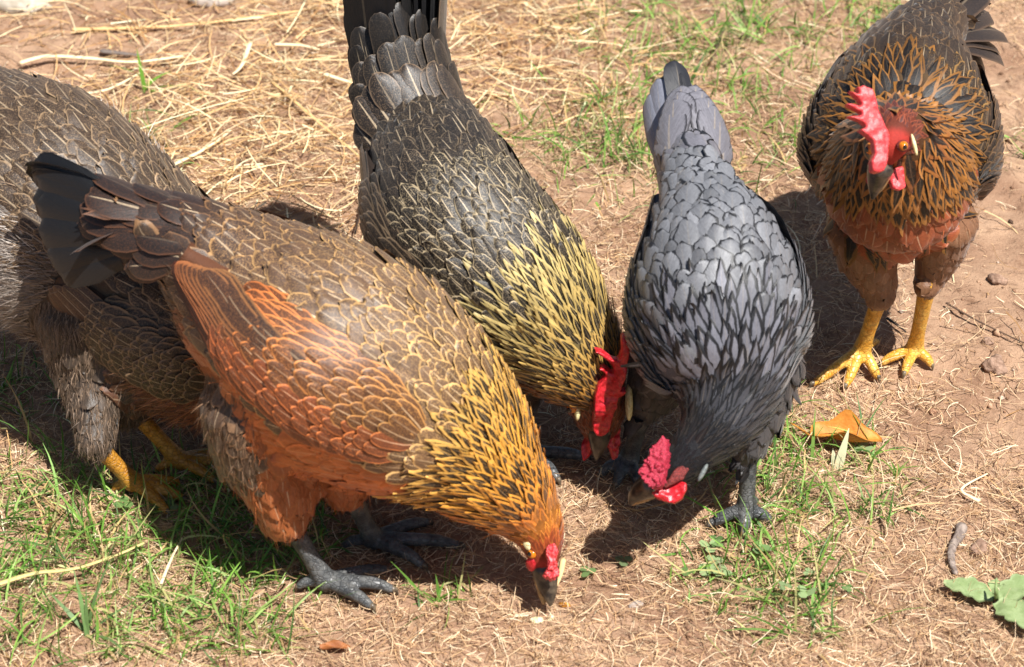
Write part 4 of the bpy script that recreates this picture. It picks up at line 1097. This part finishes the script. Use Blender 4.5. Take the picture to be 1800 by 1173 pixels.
def ext_stand(hen, org, hd, lat, tubes):
    T = tubes[0][1]; NK = tubes[1][1]; r0 = T.at(.3)[0]; up = np.array([0, 0, 1.]); back = -hd; specs = []
    for i in range(7):
        for sg in (1, -1):
            a = i/6; d = unit(back*.85+up*(.30-.85*a)+RGT*(.42+.1*a)+lat*sg*(.05+.2*a)+rng.normal(0, .09, 3)); r = r0+lat*sg*(.006+.022*a)-up*.02*a
            specs.append((r, d, lat*sg*.4+up*.9+rng.normal(0, .25, 3), .085+random.uniform(-.015, .012), random.uniform(.011, .017), .30, C(40, 32, 28), C(78, 60, 46), (.10, .2, .3)))
    tail_plumes(hen, org, specs)
    K = lambda L: crop(1340, 0, 3.259, L)
    pc = up3(1540, 230, .332)-FWD*.018
    flesh('comb', K([(622, 985), (612, 930), (638, 880), (628, 810), (595, 780), (548, 745), (600, 735), (560, 700), (480, 670), (560, 665), (572, 650), (520, 625), (468, 592), (530, 600), (575, 620), (550, 575), (488, 517), (535, 540), (560, 560), (534, 497), (556, 505), (566, 490), (590, 508), (622, 515), (640, 570), (662, 640), (690, 708), (722, 780), (716, 850), (705, 930), (690, 985), (650, 995)]),
          pc-FWD*.004, -FWD+np.array([.35, 0, .2]), .009, .0011, M_COMBP, hen, org, 9, 0, .004)
    pw = up3(1574, 310, .285)-FWD*.004
    flesh('wattle', K([(718, 990), (760, 965), (806, 948), (814, 1010), (806, 1080), (776, 1096), (745, 1085), (733, 1035)]), pw, -FWD+np.array([.5, 0, .1]), .006, .0009, M_COMBP, hen, org, 8)
    flesh('wattle', K([(600, 1005), (625, 1000), (635, 1050), (612, 1075), (597, 1040)]), pw+FWD*.012, -FWD+np.array([-.4, 0, .1]), .005, .0009, M_COMBP, hen, org, 8)
    beak(hen, org, [(1548, 296, .30, 24), (1543, 310, .292, 20), (1538, 328, .282, 13), (1534, 348, .272, 4)], M_BEAK, [(1554, 308, .29, 13), (1546, 326, .282, 10), (1538, 343, .273, 4)])
    q = up3(1583, 259, .318)-FWD*.0150; eye(hen, org, q, np.array([.25, -.9, .15]), .0038)
    q = up3(1530, 262, .316)-FWD*.004; eye(hen, org, q, np.array([-.9, -.5, .15]), .0050)
    ball('earlobe', up3(1604, 256, .318)-FWD*.009, .0046, M_LOBE, hen, org, [(RGT*-.25+UPV)*-1.9, (RGT+UPV*.25)*.36, FWD*.5])
    ball('eyelid', up3(1583, 259, .318)-FWD*.0128, .0052, M_FACED, hen, org, [RGT*1.05, UPV*.95, FWD*.75])
H_STAND = dict(base=up3(1570, 640, 0), label='dark brown hen standing upright on yellow legs, pink comb and rusty breast',
    torso=[(1652, 30, .262, 60), (1612, 90, .256, 95), (1598, 150, .246, 138), (1590, 210, .231, 164), (1580, 275, .212, 173), (1574, 320, .198, 158), (1571, 365, .182, 128), (1569, 400, .172, 84)],
    neck=[(1578, 325, .222, 140), (1577, 296, .248, 132), (1574, 262, .285, 100), (1572, 234, .316, 58), (1566, 250, .320, 46), (1556, 272, .309, 36), (1550, 290, .302, 25)], cape=(1568, 235, .30),
    thighs=[[(1528, 400, .16, 78), (1530, 455, .128, 52), (1543, 495, .102, 36), (1546, 520, .09, 25)], [(1650, 390, .16, 72), (1650, 440, .13, 46), (1637, 482, .104, 29), (1629, 504, .096, 21)]],
    face=[P3(1570, 268, .318, .020), P3(1552, 290, .306, .016)], plumage=plume_stand, heading=math.radians(-105),
    wing=dict(t0=5.2, t1=1.0, c0=88, c1=86, w0=30, w1=12, bulge=.003, nfl=8, rows=11, cm=1.2, cw=.0082), wingcol=wing_stand, wing_under=C(70, 52, 40),
    extras=ext_stand, legmat=M_LEGY, legr=.0078, nfluff=3000, facecol=C(158, 44, 34),
    legs=[((1546, 524, .089), (1516, 612, .022), [(1422, 680), (1484, 684), (1546, 668)], (1545, 600)), ((1629, 508, .095), (1608, 612, .016), [(1545, 642), (1588, 662), (1640, 646)], (1622, 590))])

for h in (H_LEFT, H_ORANGE, H_BLACK, H_GREY, H_STAND):
    hen_build(h)
finish_feathers()

# ------------------------------------------------------------------ single things lying about
def gpt(px, py, h=0.0):
    p = up3(px, py, 0); return np.array(up3(px, py, gz(p)+h))
def stalk(name, pts, w, col, label, cat, group=None, h=.005, taper=.5, mat=None, flat=.5):
    P_ = [gpt(a, b, h+(c if len(q) > 2 else 0)) for q in pts for a, b, c in [(q[0], q[1], q[2] if len(q) > 2 else 0)]]
    org = P_[0]; n = len(P_)
    r = [w*(1-(1-taper)*i/(n-1)) for i in range(n)]
    T = Tube(P_, r, [x*flat for x in r], np.cross(unit(P_[-1]-P_[0]), (0, 0, 1)), sub=5); V, F = T.shell(8)
    q = [f for f in F if len(f) == 4]; e = [f for f in F if len(f) > 4]
    V = np.array(V); V += rng.normal(0, w*.05, V.shape)
    o = mk(name, V, [np.array(q), np.array(e)], mat or M_STRAW, None, org, {'cc': np.tile(col, (len(V), 1))}); o.location = org
    return tag(o, label, cat, group)
G1 = 'long straw stalks lying on the ground'
PALE, GLD = C(246, 226, 184), C(226, 188, 130)
stalk('straw_stalk', [(38, 110), (85, 99), (160, 103), (235, 109), (320, 99)], .0034, PALE, 'broad bleached straw stalk on bare dirt behind the grey brown hen', 'straw', G1, .009)
stalk('straw_stalk', [(135, 166), (190, 157), (245, 129)], .0022, PALE, 'short bent straw stalk next to the upright green blade', 'straw', G1, .008)
stalk('straw_stalk', [(130, 52), (300, 46), (470, 27), (560, 14)], .003, GLD, 'longest golden straw stalk, lying across the dirt near the white stone', 'straw', G1, .007)
stalk('straw_stalk', [(485, 78), (530, 80), (560, 87)], .0028, PALE, 'short bleached straw stalk in the hay, left of the black tail', 'straw', G1, .012)
stalk('straw_stalk', [(572, 131), (630, 150)], .0032, PALE, 'straight bleached straw stalk whose end meets the black tail', 'straw', G1, .014)
stalk('straw_stalk', [(480, 145), (560, 215), (640, 282)], .0022, GLD, 'golden straw stalk slanting through the hay towards the dark hen', 'straw', G1, .010)
stalk('straw_stalk', [(300, 292), (360, 262), (405, 230)], .0026, PALE, 'pale straw stalk just above the orange hen\'s back', 'straw', G1, .011)
stalk('straw_stalk', [(440, 75), (425, 115), (410, 130)], .0028, PALE, 'hooked pale straw stalk in the middle of the hay', 'straw', G1, .013)
stalk('straw_stalk', [(0, 1026), (60, 1008), (130, 1000), (200, 978), (252, 955)], .0024, C(214, 196, 130), 'yellowish straw stalk with seed head across the grass patch', 'straw', G1, .016)
stalk('straw_stalk', [(283, 1025), (300, 985), (320, 946)], .0016, PALE, 'thin pale straw stalk leaning on the grass clump', 'straw', G1, .014)
stalk('straw_stalk', [(990, 985), (985, 1010), (978, 1030)], .0026, C(224, 194, 140), 'pale straw stalk right beside the orange hen\'s beak', 'straw', G1, .010)
stalk('straw_stalk', [(1720, 880), (1690, 860), (1735, 833)], .0018, PALE, 'bent straw stalk on the dirt between the orange leaf and the curved stick', 'straw', G1, .006)
G2 = 'thin dark twigs on the ground'
TW = C(92, 72, 58)
stalk('twig', [(1664, 533), (1720, 565), (1800, 603)], .0014, TW, 'long thin twig on the bare dirt right of the yellow legs', 'twig', G2, .005)
stalk('twig', [(1560, 560), (1578, 572), (1592, 583)], .0018, C(60, 48, 40), 'short dark twig between the yellow legs', 'twig', G2, .005)
stalk('twig', [(640, 343), (632, 375), (624, 412, .01)], .0016, C(70, 52, 40), 'upright dark twig between the orange hen and the tall tailed hen', 'twig', G2, .012)
stalk('twig', [(1272, 50), (1262, 80), (1250, 108)], .0022, C(96, 84, 62), 'curved dark twig in the green grass far behind the grey hen', 'twig', G2, .010)
stalk('twig', [(180, 90), (215, 94), (252, 98)], .004, C(120, 108, 100), 'thick grey twig just above the broad bleached stalk', 'twig', G2, .006)

def lump(name, px, py, ax, ay, az_, rot, mat, label, cat, group=None, sink=.3, seed=1, rough=.12):
    c = gpt(px, py); th = np.linspace(0, np.pi, 14); ph = np.linspace(0, 2*np.pi, 25)[:-1]
    U = np.array([(math.sin(a)*math.cos(b), math.sin(a)*math.sin(b), math.cos(a)) for a in th for b in ph])
    k = 1+rough*(vnoise(U[:, 0]*2.2+9+seed, U[:, 1]*2.2+U[:, 2]*1.7+9, seed)-.5)*2+rough*.5*(vnoise(U[:, 0]*6+9+seed, U[:, 1]*6+U[:, 2]*5+9, seed+3)-.5)*2
    V = U*k[:, None]*np.array([ax, ay, az_]); ca, sa = math.cos(rot), math.sin(rot)
    V = np.stack([V[:, 0]*ca-V[:, 1]*sa, V[:, 0]*sa+V[:, 1]*ca, V[:, 2]+az_*(1-2*sink)], 1)
    i = np.arange(14*24).reshape(14, 24); j = np.roll(i, -1, 1)
    F = np.stack([i[:-1].ravel(), i[1:].ravel(), j[1:].ravel(), j[:-1].ravel()], 1)
    o = mk(name, V, F, mat); o.location = c
    return tag(o, label, cat, group)
M_STONE = make_flat('pale_stone', C(160, 148, 130), C(190, 180, 164), .8, 60, .4, .002)
M_STONEG = make_flat('grey_stone', C(150, 136, 126), C(178, 164, 152), .85, 60, .5, .002)
M_CLOD = make_flat('soil_clod', C(128, 100, 82), C(164, 134, 114), .95, 160, .9, .003)
M_STICK = make_flat('weathered_stick', C(112, 98, 90), C(158, 142, 130), .85, 140, .8, .002, stretch=(1, 1, .3))
M_GRAIN = make_flat('grain', C(214, 196, 150), C(240, 228, 190), .5, 300)
M_AMBER = make_flat('amber_grain', C(176, 112, 34), C(212, 150, 56), .4, 300)
lump('stone', 38, 16, .036, .016, .013, -.12, M_STONE, 'smooth pale oblong stone on bare dirt behind the grey brown hen', 'stone', seed=2)
lump('stone', 372, 4, .026, .014, .009, .1, M_STONEG, 'flat greyish stone at the far edge of the hay', 'stone', seed=5)
lump('stone', 1117, 1066, .0065, .005, .003, .4, M_STONEG, 'small flat grey stone on straw in front of the grey hen', 'stone', seed=9)
for k, (px, py, a, b, c, L) in enumerate([(1722, 970, .011, .007, .006, 'brown soil clod beside the curved grey stick'), (1748, 648, .013, .009, .007, 'largest soil clod on the bare dirt below the thin twig'),
        (1752, 494, .008, .006, .005, 'small soil clod on the bare dirt above the long thin twig'), (1735, 604, .006, .005, .004, 'tiny soil clod near the long thin twig, left of its end')]):
    lump('soil_clod', px, py, a, b, c, .5+k, M_CLOD, L, 'clod', 'soil clods on the bare dirt', seed=12+k, rough=.35)
lump('seed_grain', 943, 1094, .0055, .0036, .0026, .1, M_GRAIN, 'white seed grain on straw in front of the orange hen', 'grain', 'seed grains on the straw', sink=.1, seed=21)
lump('seed_grain', 968, 1090, .0034, .0024, .002, .7, M_GRAIN, 'tiny cream grain just right of the white one', 'grain', 'seed grains on the straw', sink=.1, seed=22)
lump('seed_grain', 992, 1066, .0052, .0024, .002, -.2, M_AMBER, 'amber seed grain right of the orange hen\'s beak', 'grain', 'seed grains on the straw', sink=.1, seed=23)
stalk('stick', [(1690, 926), (1686, 942), (1674, 962), (1672, 985), (1680, 1008)], .0052, C(130, 116, 106), 'short curved grey stick on straw right of the clover', 'stick', None, .005, .45, M_STICK, .8)

def leaf_mesh(name, px, py, L, W, az, tilt, curl, col1, mat, parent=None, org=None, lobes=0, h=.006, fold=.25, wav=.0, droop=.0):
    nu, nv = 9, 14; c = gpt(px, py, h); V = []
    d = np.array([math.cos(az), math.sin(az), 0]); s = np.array([-math.sin(az), math.cos(az), 0]); up = np.array([0, 0, 1.])
    for i in range(nv):
        v = i/(nv-1); wd = (math.sin(math.pi*min(1, v*.92+.06))**.65)*(1-.25*v)
        if lobes: wd *= 1+.16*math.cos(v*lobes*2*math.pi)
        for j in range(nu):
            u = -1+2*j/(nu-1)
            V.append(c+d*(L*v)+s*(W*wd*u)+up*(L*v*math.sin(tilt)+curl*W*u*u*wd+fold*W*abs(u)*wd+wav*math.sin(v*9+u*3)-droop*v*v))
    V = np.array(V); i = np.arange(nu*nv).reshape(nv, nu)
    F = np.stack([i[:-1, :-1].ravel(), i[:-1, 1:].ravel(), i[1:, 1:].ravel(), i[1:, :-1].ravel()], 1)
    n = len(V); low = V-np.array([0, 0, .0006])
    rim = np.concatenate([i[0, :], i[1:, -1], i[-1, -2::-1], i[-2:0:-1, 0]]); rn = np.roll(rim, -1)
    F = np.concatenate([F, F[:, ::-1]+n, np.stack([rim, rn, rn+n, rim+n], 1)])
    return mk(name, np.concatenate([V, low]), F, mat, parent, org)
def leafmat(name, c1, c2, vein):
    m, nt, P = mat_new(name); g = NB(nt); geo = g.n('ShaderNodeTexCoord').outputs['Object']
    n = g.noise(70, geo, 5, .7); n2 = g.noise(500, geo, 3)
    c = g.mix(g.smooth(.35, .65, n), tuple(c1), tuple(c2)); c = g.mix(g.math('MULTIPLY', g.smooth(.55, .7, n2), .35), c, tuple(vein))
    g.l(c, P.inputs['Base Color']); P.inputs['Roughness'].default_value = .6; g.bump(n2, .4, .001, P)
    tr = g.n('ShaderNodeBsdfTranslucent'); g.l(c, tr.inputs[0]); ms = g.n('ShaderNodeMixShader'); ms.inputs[0].default_value = .2
    g.l(P.outputs[0], ms.inputs[1]); g.l(tr.outputs[0], ms.inputs[2]); g.l(ms.outputs[0], nt.nodes['Material Output'].inputs[0])
    return m
M_OLEAF = leafmat('orange_leaf', C(206, 128, 44), C(226, 158, 70), C(160, 84, 34))
M_WEED = leafmat('weed_leaf', C(134, 154, 98), C(158, 174, 122), C(108, 130, 78))
M_BLEAF = leafmat('brown_leaf', C(150, 88, 46), C(178, 112, 62), C(110, 64, 36))
M_STEM = make_flat('weed_stem', C(120, 140, 84), C(150, 164, 110), .6, 90)
ol = empty('fallen_leaf', gpt(1480, 785)); tag(ol, 'curled orange fallen leaf beside the grass behind the grey hen', 'leaf', 'fallen leaves')
oo = np.array(ol.location)
leaf_mesh('leaf_blade', 1424, 768, .062, .0165, -.14, .02, .5, None, M_OLEAF, ol, oo, 2, .009, .6, .0022)
tube_obj('leaf_stalk', [gpt(1426, 768, .010), gpt(1408, 755, .008), gpt(1390, 744, .006)], [.0012, .001, .0009], M_OLEAF, ol, oo, 8)
bl = leaf_mesh('fallen_leaf', 562, 1138, .024, .005, .05, 0, .3, None, M_BLEAF, None, None, 0, .004, .3, .001)
tag(bl, 'small brown fallen leaf scrap at the lower frame edge below the orange hen', 'leaf', 'fallen leaves')
wd = empty('weed_plant', gpt(1752, 1052)); tag(wd, 'pale green broad leaved weed growing from the straw below the curved stick', 'weed'); wo_ = np.array(wd.location)
for px, py, L, W, az, k in [(1748, 1050, .042, .013, 2.75, 0), (1752, 1048, .046, .015, .35, 1), (1755, 1056, .050, .017, -.95, 2), (1750, 1046, .022, .007, 1.4, 3)]:
    leaf_mesh('leaf', px, py, L, W, az, .22, -.15, None, M_WEED, wd, wo_, 4, .010, .2, .0012, .006)
tube_obj('stem', [gpt(1752, 1054, -.004), gpt(1752, 1050, .010), gpt(1751, 1040, .026), gpt(1751, 1020, .030)], [.0022, .0020, .0016, .0008], M_STEM, wd, wo_, 8)

def tuft(px, py, blades, label, col):
    e = empty('grass_tuft', gpt(px, py)); tag(e, label, 'grass', 'single grass tufts'); o0 = np.array(e.location)
    for az, L, pit, bend, W in blades:
        V, F, k = ribbons(np.array([gpt(px, py, -.002)+np.array([random.uniform(-.003, .003), random.uniform(-.003, .003), 0])]), np.array([az]), np.array([L]), np.array([W]), np.array([pit]), np.array([random.uniform(-.4, .4)]), np.array([bend]), np.array([random.uniform(-.4, .4)]), 7, .08)
        mk('blade', V, F, M_GRASS, e, o0, {'cc': np.tile(np.array(col)*random.uniform(.8, 1.2), (k, 1))})
tuft(256, 165, [(2.4, .050, 1.45, -.2, .0062), (.3, .040, 1.2, -1.2, .0040), (5.6, .02, .9, -.8, .004), (-.2, .05, .7, -.7, .003)], 'upright bright green blade standing in the hay behind the orange hen', C(104, 146, 54))
tuft(772, 1062, [(1.8, .024, 1.4, -.3, .003), (.4, .022, 1.0, -.7, .003), (2.9, .018, .9, -.5, .003), (-.4, .026, .7, -.6, .0026), (1.2, .02, 1.2, -.5, .0028)], 'small green seedling in the shadow in front of the orange hen', C(96, 136, 52))
tuft(1425, 815, [(1.7, .055, 1.5, -.25, .0032), (2.3, .04, 1.1, -.7, .003), (.6, .045, .9, -.7, .003), (-.3, .04, .7, -.7, .003), (3.6, .03, .8, -.6, .003)], 'tall pale green blades right of the grey hen, near the orange leaf', C(130, 166, 80))
tuft(1475, 830, [(1.0, .04, 1.2, -.3, .0075), (2.0, .02, 1.1, -.5, .006)], 'wide bleached grass blade below the orange leaf', C(206, 206, 168))
tuft(155, 1120, [(1.9, .06, 1.4, -.4, .004), (1.2, .07, 1.2, -.5, .004), (2.7, .05, .9, -.7, .004), (.4, .05, .8, -.7, .0035), (-.6, .05, .7, -.8, .0035), (1.5, .045, 1.45, -.2, .004)], 'grey green grass tuft at the lower left below the straw stalk with seed head', C(112, 142, 84))
